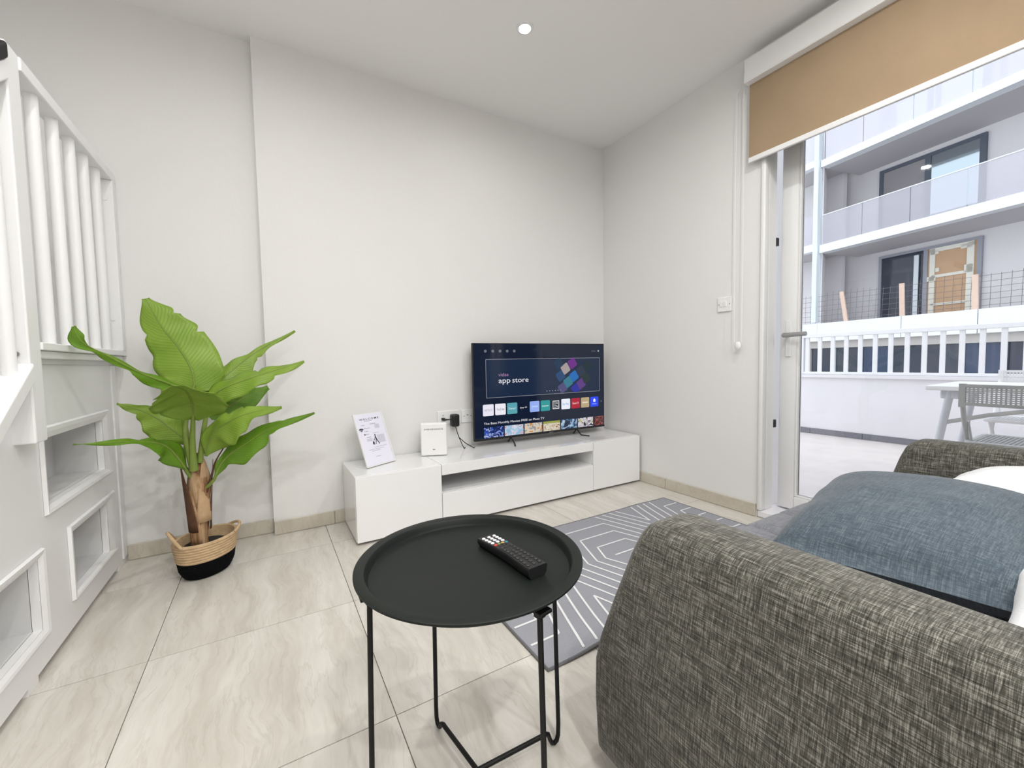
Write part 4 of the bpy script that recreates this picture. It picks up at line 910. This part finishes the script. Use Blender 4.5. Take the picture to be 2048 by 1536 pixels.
for pts, r0, r1, m_ in ((((-0.285,2.19,0.47), (-0.300,2.175,0.60), (-0.300,2.19,0.68), (-0.266,2.20,0.83)), 0.014, 0.006, stalk_m), (((-0.282,2.18,0.47), (-0.280,2.165,0.58), (-0.268,2.14,0.71)), 0.016, 0.007, stalk_m), (((-0.262,2.19,0.50), (-0.243,2.18,0.62), (-0.228,2.18,0.72), (-0.235,2.175,0.79)), 0.012, 0.006, stalk_m), (((-0.295,2.20,0.44), (-0.315,2.19,0.50), (-0.305,2.20,0.60)), 0.010, 0.005, stalk_m), (((-0.250,2.20,0.38), (-0.215,2.175,0.42), (-0.205,2.17,0.45)), 0.008, 0.005, stalk_m), (((-0.248,2.20,0.36), (-0.222,2.18,0.44), (-0.205,2.18,0.50), (-0.155,2.18,0.585)), 0.006, 0.002, dark_bark)):
    n_ = len(pts); obj('leaf_stalk', MB().tube([crom([Vector(p) for p in pts], k/12) for k in range(13)], [r0+(r1-r0)*k/12 for k in range(13)], 10), m_, pl, smooth=True)

# ================================================================== TERRACE
ter = obj('floor_terrace', MB().box(XR+0.20, 5.62, -3.2, 4.2, -0.12, -0.002), plain('terrace_tiles', (0.67, 0.615, 0.60), 0.6, var=0.12, vscale=6, bump=0.2, bscale=40)); tag(ter, 'pale pinkish terrace paving outside the door', kind='structure')
par = obj('wall_terrace', MB().box(5.50, 5.62, -3.2, 4.2, -0.002, 0.660).box(5.47, 5.65, -3.2, 4.2, 0.660, 0.692), M['white_out']); tag(par, 'white rendered parapet wall of the terrace', kind='structure')
pe = obj('wall_terrace_reflector', MB().box(XR+0.2, 5.65, -3.2, -3.05, -0.002, 2.4), M['white_out']); tag(pe, 'added white wall out of view, there to brighten the television reflection', kind='structure')  # unseen wall added to give the television screen something bright to reflect
bsd = thing('baseboard_terrace', (5.49, 1.0, 0), 'dark grey stone skirting along the terrace parapet', kind='structure')
skm = plain('grey_stone_skirting', (0.20, 0.20, 0.23), 0.7, var=0.25, vscale=40)
for k in range(9): obj('skirting_tile', MB().box(5.488, 5.4995, -1.6+0.5*k+0.002, -1.1+0.5*k-0.002, -0.001, 0.062), skm, bsd)
rl = thing('terrace_railing', (5.55, 1.0, 0.692), 'white metal bar railing on top of the terrace parapet', 'railing')
pw = plain('white_metal_paint', (0.82, 0.82, 0.84), 0.45)
obj('top_rail', MB().box(5.52, 5.585, -3.04, 3.6, 1.122, 1.165), pw, rl, bevel=0.004)
obj('bottom_rail', MB().box(5.53, 5.575, -3.04, 3.6, 0.694, 0.722), pw, rl, bevel=0.004)
b0 = obj('bar', MB().box(5.538, 5.562, 2.322, 2.358, 0.721, 1.123), pw, rl, origin=(5.55, 2.34, 0.721))
for k in range(-9, 60):
    y = 2.34-0.1275*k
    if k == 0 or y < -3.0 or y > 3.5: continue
    dup(b0, rl, (5.55, y, 0.721))
obj('end_post', MB().box(5.525, 5.585, 2.50, 2.585, 0.693, 1.20), pw, rl, bevel=0.004)

# folding table and chairs
wt = plain('white_plastic', (0.80, 0.80, 0.81), 0.45); gm = plain('grey_tube', (0.60, 0.61, 0.66), 0.4); cgm = plain('grey_perforated_metal', (0.50, 0.50, 0.50), 0.5)
tb = thing('folding_table', (4.1, 0.3, 0.0), 'white folding table standing on the terrace', 'table')
TZ = 0.700
obj('table_top', MB().box(3.72, 4.42, -0.45, 0.962, TZ-0.030, TZ), wt, tb, bevel=0.006, segs=2)
for (x, yt, yb) in ((3.80, 0.86, 0.955), (4.34, 0.86, 0.955), (3.80, -0.35, -0.44), (4.34, -0.35, -0.44)):
    obj('leg', MB().tube([(x, yt, TZ-0.03), (x, yb, 0.002)], 0.021, 12), gm, tb, smooth=True)
    obj('leg_bracket', MB().box(x-0.018, x+0.018, yt-0.045, yt+0.045, TZ-0.085, TZ-0.029), gm, tb, bevel=0.008)
obj('brace', MB().tube([(3.80, 0.905, 0.45), (3.83, 0.70, 0.52), (3.85, 0.45, 0.58), (3.85, 0.30, 0.668)], 0.013, 8), cgm, tb, smooth=True)
obj('brace', MB().tube([(4.34, -0.39, 0.45), (4.30, -0.1, 0.58), (4.30, 0.05, 0.668)], 0.013, 8), cgm, tb, smooth=True)
def lattice(fn, nu, nv, u0, u1, v0, v1, wu, wv, th_):
    m_ = MB()
    def cell(a0, a1, b0_, b1):
        p = [fn(a, b_, d) for d in (-th_/2, th_/2) for (a, b_) in ((a0, b0_), (a1, b0_), (a1, b1), (a0, b1))]
        m_.add(p, [(0,3,2,1),(4,5,6,7),(0,1,5,4),(1,2,6,5),(2,3,7,6),(3,0,4,7)])
    for i in range(nu+1):
        c = u0+(u1-u0)*i/nu; cell(c-wu/2, c+wu/2, v0, v1)
    for j in range(nv+1):
        c = v0+(v1-v0)*j/nv
        for i in range(nu): cell(u0+(u1-u0)*i/nu, u0+(u1-u0)*(i+1)/nu, c-wv/2, c+wv/2)
    return m_
def chair(bx, yc, face, label, zt_, mat):
    """backrest plane at x=bx, seat extends in direction face along x"""
    ch = thing('folding_chair', (bx+0.2*face, yc, 0.0), label, 'chair', None)
    zs_, hw = 0.435, 0.225
    bow = lambda y: -0.03*face*(1-((y-yc)/hw)**2)
    bf = lambda u, v, d: (bx+bow(u)+d, u, v)
    obj('backrest', lattice(bf, 26, 8, yc-hw+0.018, yc+hw-0.018, zt_-0.098, zt_-0.018, 0.0065, 0.0048, 0.006), mat, ch)
    loopz = [(yc-hw, zt_-0.112), (yc-hw, zt_-0.02), (yc-hw+0.02, zt_-0.004), (yc+hw-0.02, zt_-0.004), (yc+hw, zt_-0.02), (yc+hw, zt_-0.112)]
    fr_ = MB()
    for (a0, a1, b0_, b1) in ((yc-hw-0.004, yc-hw+0.020, zt_-0.122, zt_), (yc+hw-0.020, yc+hw+0.004, zt_-0.122, zt_)):
        fr_.box(bx-0.012, bx+0.012, a0, a1, b0_, b1)
    for zz in (zt_-0.018, zt_-0.112):
        for k in range(12):
            a0 = yc-hw+2*hw*k/12; a1 = yc-hw+2*hw*(k+1)/12
            fr_.loft([[(bx+bow(a0)-0.008, a0, zz), (bx+bow(a0)+0.008, a0, zz), (bx+bow(a0)+0.008, a0, zz+0.016), (bx+bow(a0)-0.008, a0, zz+0.016)], [(bx+bow(a1)-0.008, a1, zz), (bx+bow(a1)+0.008, a1, zz), (bx+bow(a1)+0.008, a1, zz+0.016), (bx+bow(a1)-0.008, a1, zz+0.016)]])
    obj('backrest_frame', fr_, mat, ch)
    sf_ = lambda u, v, d: (v, u, zs_+d)
    xs0, xs1 = sorted((bx+0.07*face, bx+0.43*face))
    obj('seat', lattice(sf_, 24, 20, yc-0.20, yc+0.20, xs0+0.02, xs1-0.02, 0.009, 0.009, 0.006), mat, ch)
    obj('seat_frame', MB().tube(rr(xs0, xs1, yc-0.215, yc+0.215, 0.04, zs_-0.004), 0.011, 8, closed=True), mat, ch, smooth=True)
    for s in (-1, 1):
        y = yc+s*(hw-0.006)
        obj('leg', MB().tube([(bx, y, zt_-0.06), (bx+0.05*face, y, 0.56), (bx+0.40*face, y, 0.0115)], 0.011, 10), mat, ch, smooth=True)
        obj('leg', MB().tube([(bx+0.40*face, yc+s*(hw-0.035), zs_-0.012), (bx+0.06*face, yc+s*(hw-0.035), 0.0115)], 0.011, 10), mat, ch, smooth=True)
        obj('side_strut', MB().tube([(bx+0.07*face, y-0.012*s, 0.545), (bx+0.09*face, y-0.022*s, zs_+0.004)], 0.006, 8), mat, ch, smooth=True)
    return ch
chair(3.12, 0.445, 1, 'grey perforated folding chair on the near side of the terrace table', 0.748, cgm)
chair(4.78, 0.60, -1, 'white perforated folding chair on the far side of the terrace table', 0.775, wt)

# ================================================================== BUILDING ACROSS THE STREET
TH_ = math.radians(11.7); FU = Vector((-math.sin(TH_), -math.cos(TH_), 0)); FN = Vector((-math.cos(TH_), math.sin(TH_), 0)); FP0 = Vector((19.3, 8.0, 0))
def FP(s, z, off=0.0): return FP0 + FU*s - FN*off + Vector((0, 0, z))
def fbox(s0, s1, z0, z1, o0, o1): return MB().loft([[FP(s0,z0,o0), FP(s1,z0,o0), FP(s1,z0,o1), FP(s0,z0,o1)], [FP(s0,z1,o0), FP(s1,z1,o0), FP(s1,z1,o1), FP(s0,z1,o1)]])
gr = obj('ground_street', MB().box(5.7, 60, -40, 60, -4.7, -4.5), plain('asphalt', (0.25, 0.25, 0.26), 0.9)); tag(gr, 'grey street far below the terrace', kind='structure')
bd = thing('apartment_building', tuple(FP(3.0, -4.5)), 'grey apartment block with white balcony slabs and glass balustrades', 'building')
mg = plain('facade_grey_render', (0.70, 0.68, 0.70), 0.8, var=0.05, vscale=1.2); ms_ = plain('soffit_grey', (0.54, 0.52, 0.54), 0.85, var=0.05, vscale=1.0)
mwh = plain('slab_white', (0.80, 0.83, 0.86), 0.6, var=0.03, vscale=6); mfr = plain('slate_window_frame', (0.055, 0.075, 0.115), 0.5); msk = plain('sky_window_glass', (0.42, 0.50, 0.55), 0.06, metal=1.0)
mdk = plain('room_shade', (0.26, 0.25, 0.265), 0.7); mgl = plain('dark_blue_glass', (0.012, 0.022, 0.05), 0.08); mbe = plain('beige_lintel', (0.50, 0.47, 0.45), 0.8)
mfin = plain('pale_blue_film', (0.70, 0.77, 0.82), 0.5); mbr = plain('brown_board', (0.56, 0.36, 0.22), 0.8, var=0.06, vscale=2); mtp = plain('white_tape', (0.78, 0.76, 0.68), 0.7)
BD = 2.3
obj('rear_wall', fbox(-1.7, 20, -4.5, 15, BD, BD+0.3), mg, bd)
for (z0, z1) in ((5.03, 5.35), (8.39, 8.67), (11.6, 11.9), (14.7, 15.0)):
    obj('balcony_slab', fbox(-0.27, 20, z0+0.01, z1, 0.0, 0.35), mwh, bd)
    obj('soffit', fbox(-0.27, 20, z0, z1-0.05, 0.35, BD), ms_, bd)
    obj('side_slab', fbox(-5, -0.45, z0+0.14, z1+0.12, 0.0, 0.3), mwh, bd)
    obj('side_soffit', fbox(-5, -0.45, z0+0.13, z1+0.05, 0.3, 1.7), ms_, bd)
obj('side_wall', MB().loft([[FP(-0.25,1.6,0.12), FP(-0.22,1.6,0.12), FP(-1.54,1.6,BD), FP(-1.70,1.6,BD)], [FP(-0.25,15,0.12), FP(-0.22,15,0.12), FP(-1.54,15,BD), FP(-1.70,15,BD)]]), plain('pale_reveal', (0.85, 0.83, 0.85), 0.8), bd)
obj('side_bay_wall', fbox(-5, -0.5, -4.5, 15, 1.7, 1.9), mg, bd)
obj('fin', fbox(-0.47, -0.29, 2.27, 15, -0.10, 0.14), mfin, bd)
# parapet band in three cladding panels
for (s0, s1) in ((-1.1, -0.25), (-0.24, 2.56), (2.58, 4.45), (4.475, 7.5), (7.52, 13)):
    obj('cladding_panel', fbox(s0, s1, 1.50, 2.22, -0.06, 0.10), mwh, bd)
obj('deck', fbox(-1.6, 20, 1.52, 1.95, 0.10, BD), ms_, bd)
def balustrade(z0, z1, cuts, gm_):
    for a, b_ in zip(cuts[:-1], cuts[1:]):
        obj('glass_panel', fbox(a+0.012, b_-0.012, z0, z1, 0.05, 0.066), gm_, bd)
    obj('glass_cap', fbox(cuts[0], cuts[-1], z1, z1+0.030, 0.04, 0.076), mwh, bd)
balustrade(5.35, 6.50, [-0.2, 1.22, 2.66, 4.08, 5.5, 6.95, 8.4, 9.9, 11.4, 12.9], M['hazy'])
balustrade(8.67, 9.85, [-0.15, 1.19, 2.67, 4.1, 5.55, 7.0, 8.45, 9.95, 11.4, 12.9], M['frosted'])
balustrade(11.9, 13.05, [-0.15, 1.6, 3.0, 4.4, 5.8, 7.2, 8.6, 10, 11.4, 12.9], M['frosted'])
for z0 in (5.35+0.12, 8.67+0.12): obj('side_glass_panel', fbox(-4.9, -0.5, z0, z0+1.15, 0.05, 0.066), M['hazy'] if z0 < 7 else M['frosted'], bd)
for s in (1.79, 3.28, 4.72): obj('post_strip', fbox(s-0.07, s+0.07, 8.67, 9.9, 0.09, 0.12), plain('strip_lilac', (0.52, 0.50, 0.60), 0.6), bd)
# upper window, left sash open
def window(s0, s1, sm, z0, z1, left, right, fw_=0.12, fm=mfr):
    o = BD-0.10
    wd = obj('window', fbox(s0, s1, z1-fw_, z1, o, BD+0.02), fm, bd)
    for (a, b_) in ((s0, s0+fw_), (s1-fw_*1.3, s1), (sm-fw_*0.7, sm+fw_*0.7)): obj('window_frame', fbox(a, b_, z0, z1-fw_, o, BD+0.02), fm, wd)
    obj('window_frame', fbox(s0, s1, z0-0.06, z0, o, BD+0.02), fm, wd)
    obj('pane', fbox(s0+fw_, sm-fw_*0.7, z0, z1-fw_, o+0.05, BD+0.01), left, wd)
    obj('pane', fbox(sm+fw_*0.7, s1-fw_*1.3, z0, z1-fw_, o+0.03, BD+0.01), right, wd)
    return wd
window(0.50, 3.54, 2.02, 5.45, 8.19, mdk, msk)  # left pane painted grey for the shade of the room inside
window(6.0, 9.0, 7.5, 5.45, 8.19, msk, mdk)
window(0.50, 3.54, 2.02, 8.8, 11.4, msk, msk)
w2 = window(0.56, 3.54, 2.05, 2.05, 4.82, mgl, mbr, 0.09, plain('taped_frame', (0.30, 0.31, 0.36), 0.6))
for (a, b_, z0, z1) in ((2.18, 2.33, 2.05, 4.70), (3.18, 3.36, 2.05, 4.70), (2.18, 3.36, 4.58, 4.72), (2.25, 3.2, 3.66, 3.76), (2.25, 3.2, 2.66, 2.74), (2.35, 2.45, 3.86, 4.0), (2.12, 2.36, 3.55, 3.72), (3.12, 3.34, 3.68, 3.95), (2.20, 2.42, 4.50, 4.62), (3.02, 3.34, 4.52, 4.66)):
    obj('protective_tape', fbox(a, b_, z0, z1, BD-0.12, BD-0.071), mtp, w2)
obj('cardboard_edge', fbox(1.72, 1.86, 2.05, 4.6, BD-0.13, BD-0.10), mfin, w2)
# storey below, seen between the railing bars
obj('lintel', fbox(-1.0, 20, 1.22, 1.50, 0.10, 0.3), mbe, bd)
obj('lower_pier', fbox(-1.0, -0.62, -4.5, 1.22, 0.12, 0.4), mbe, bd)
k = 0; s = -0.60
mbl = [mgl, plain('slate_glass', (0.03, 0.04, 0.065), 0.12), plain('blue_glass', (0.02, 0.04, 0.10), 0.1)]
while s < 12.8:
    obj('shop_pane', fbox(s, s+0.86, -2.2, 1.22, 0.20, 0.25), mbl[k % 3], bd)
    obj('mullion', fbox(s+0.86, s+0.94, -2.2, 1.22, 0.14, 0.27), mfr if k % 2 else mfin, bd)
    s += 0.94; k += 1
obj('lower_wall', fbox(-0.62, 20, -4.5, -2.2, 0.15, 0.4), mg, bd)
# wire mesh barrier with wooden stakes on the unfinished balcony
wm = thing('wire_mesh_barrier', tuple(FP(2.2, 2.23, 0.02)), 'wire mesh barrier with wooden stakes on the unfinished balcony opposite', 'barrier')
mwire = plain('rusty_wire', (0.16, 0.14, 0.16), 0.7); mwood = plain('raw_timber', (0.70, 0.52, 0.43), 0.8, var=0.15, vscale=5)
mm = MB(); s = -1.0
while s < 6.6:
    top = 3.42-0.03*s+0.05*math.sin(s*2.3); mm.tube([FP(s, 2.23, 0.03), FP(s+0.02, top, 0.03+0.03*math.sin(s))], 0.0055, 4); s += 0.21
for j in range(6):
    mm.tube([FP(-1.0+0.4*q, 2.32+0.2*j-0.005*j*q*0.35, 0.03+0.02*math.sin(q)) for q in range(20)], 0.0055, 4)
tag(obj('wire_mesh', mm, mwire, wm), kind='stuff')
for (sa, sb_, zt_) in ((0.62, 0.80, 3.36), (2.53, 2.57, 3.33), (4.35, 4.38, 3.26)):
    obj('wooden_stake', MB().loft([[FP(sb_-0.07, 2.225, -0.03), FP(sb_+0.07, 2.225, -0.03), FP(sb_+0.07, 2.225, 0.02), FP(sb_-0.07, 2.225, 0.02)], [FP(sa-0.07, zt_, -0.03), FP(sa+0.07, zt_, -0.03), FP(sa+0.07, zt_, 0.02), FP(sa-0.07, zt_, 0.02)]]), mwood, wm)

# the lit screen and lamp lenses are too faint or too small to be worth direct light sampling
for m_ in bpy.data.materials:
    m_.cycles.emission_sampling = 'NONE'
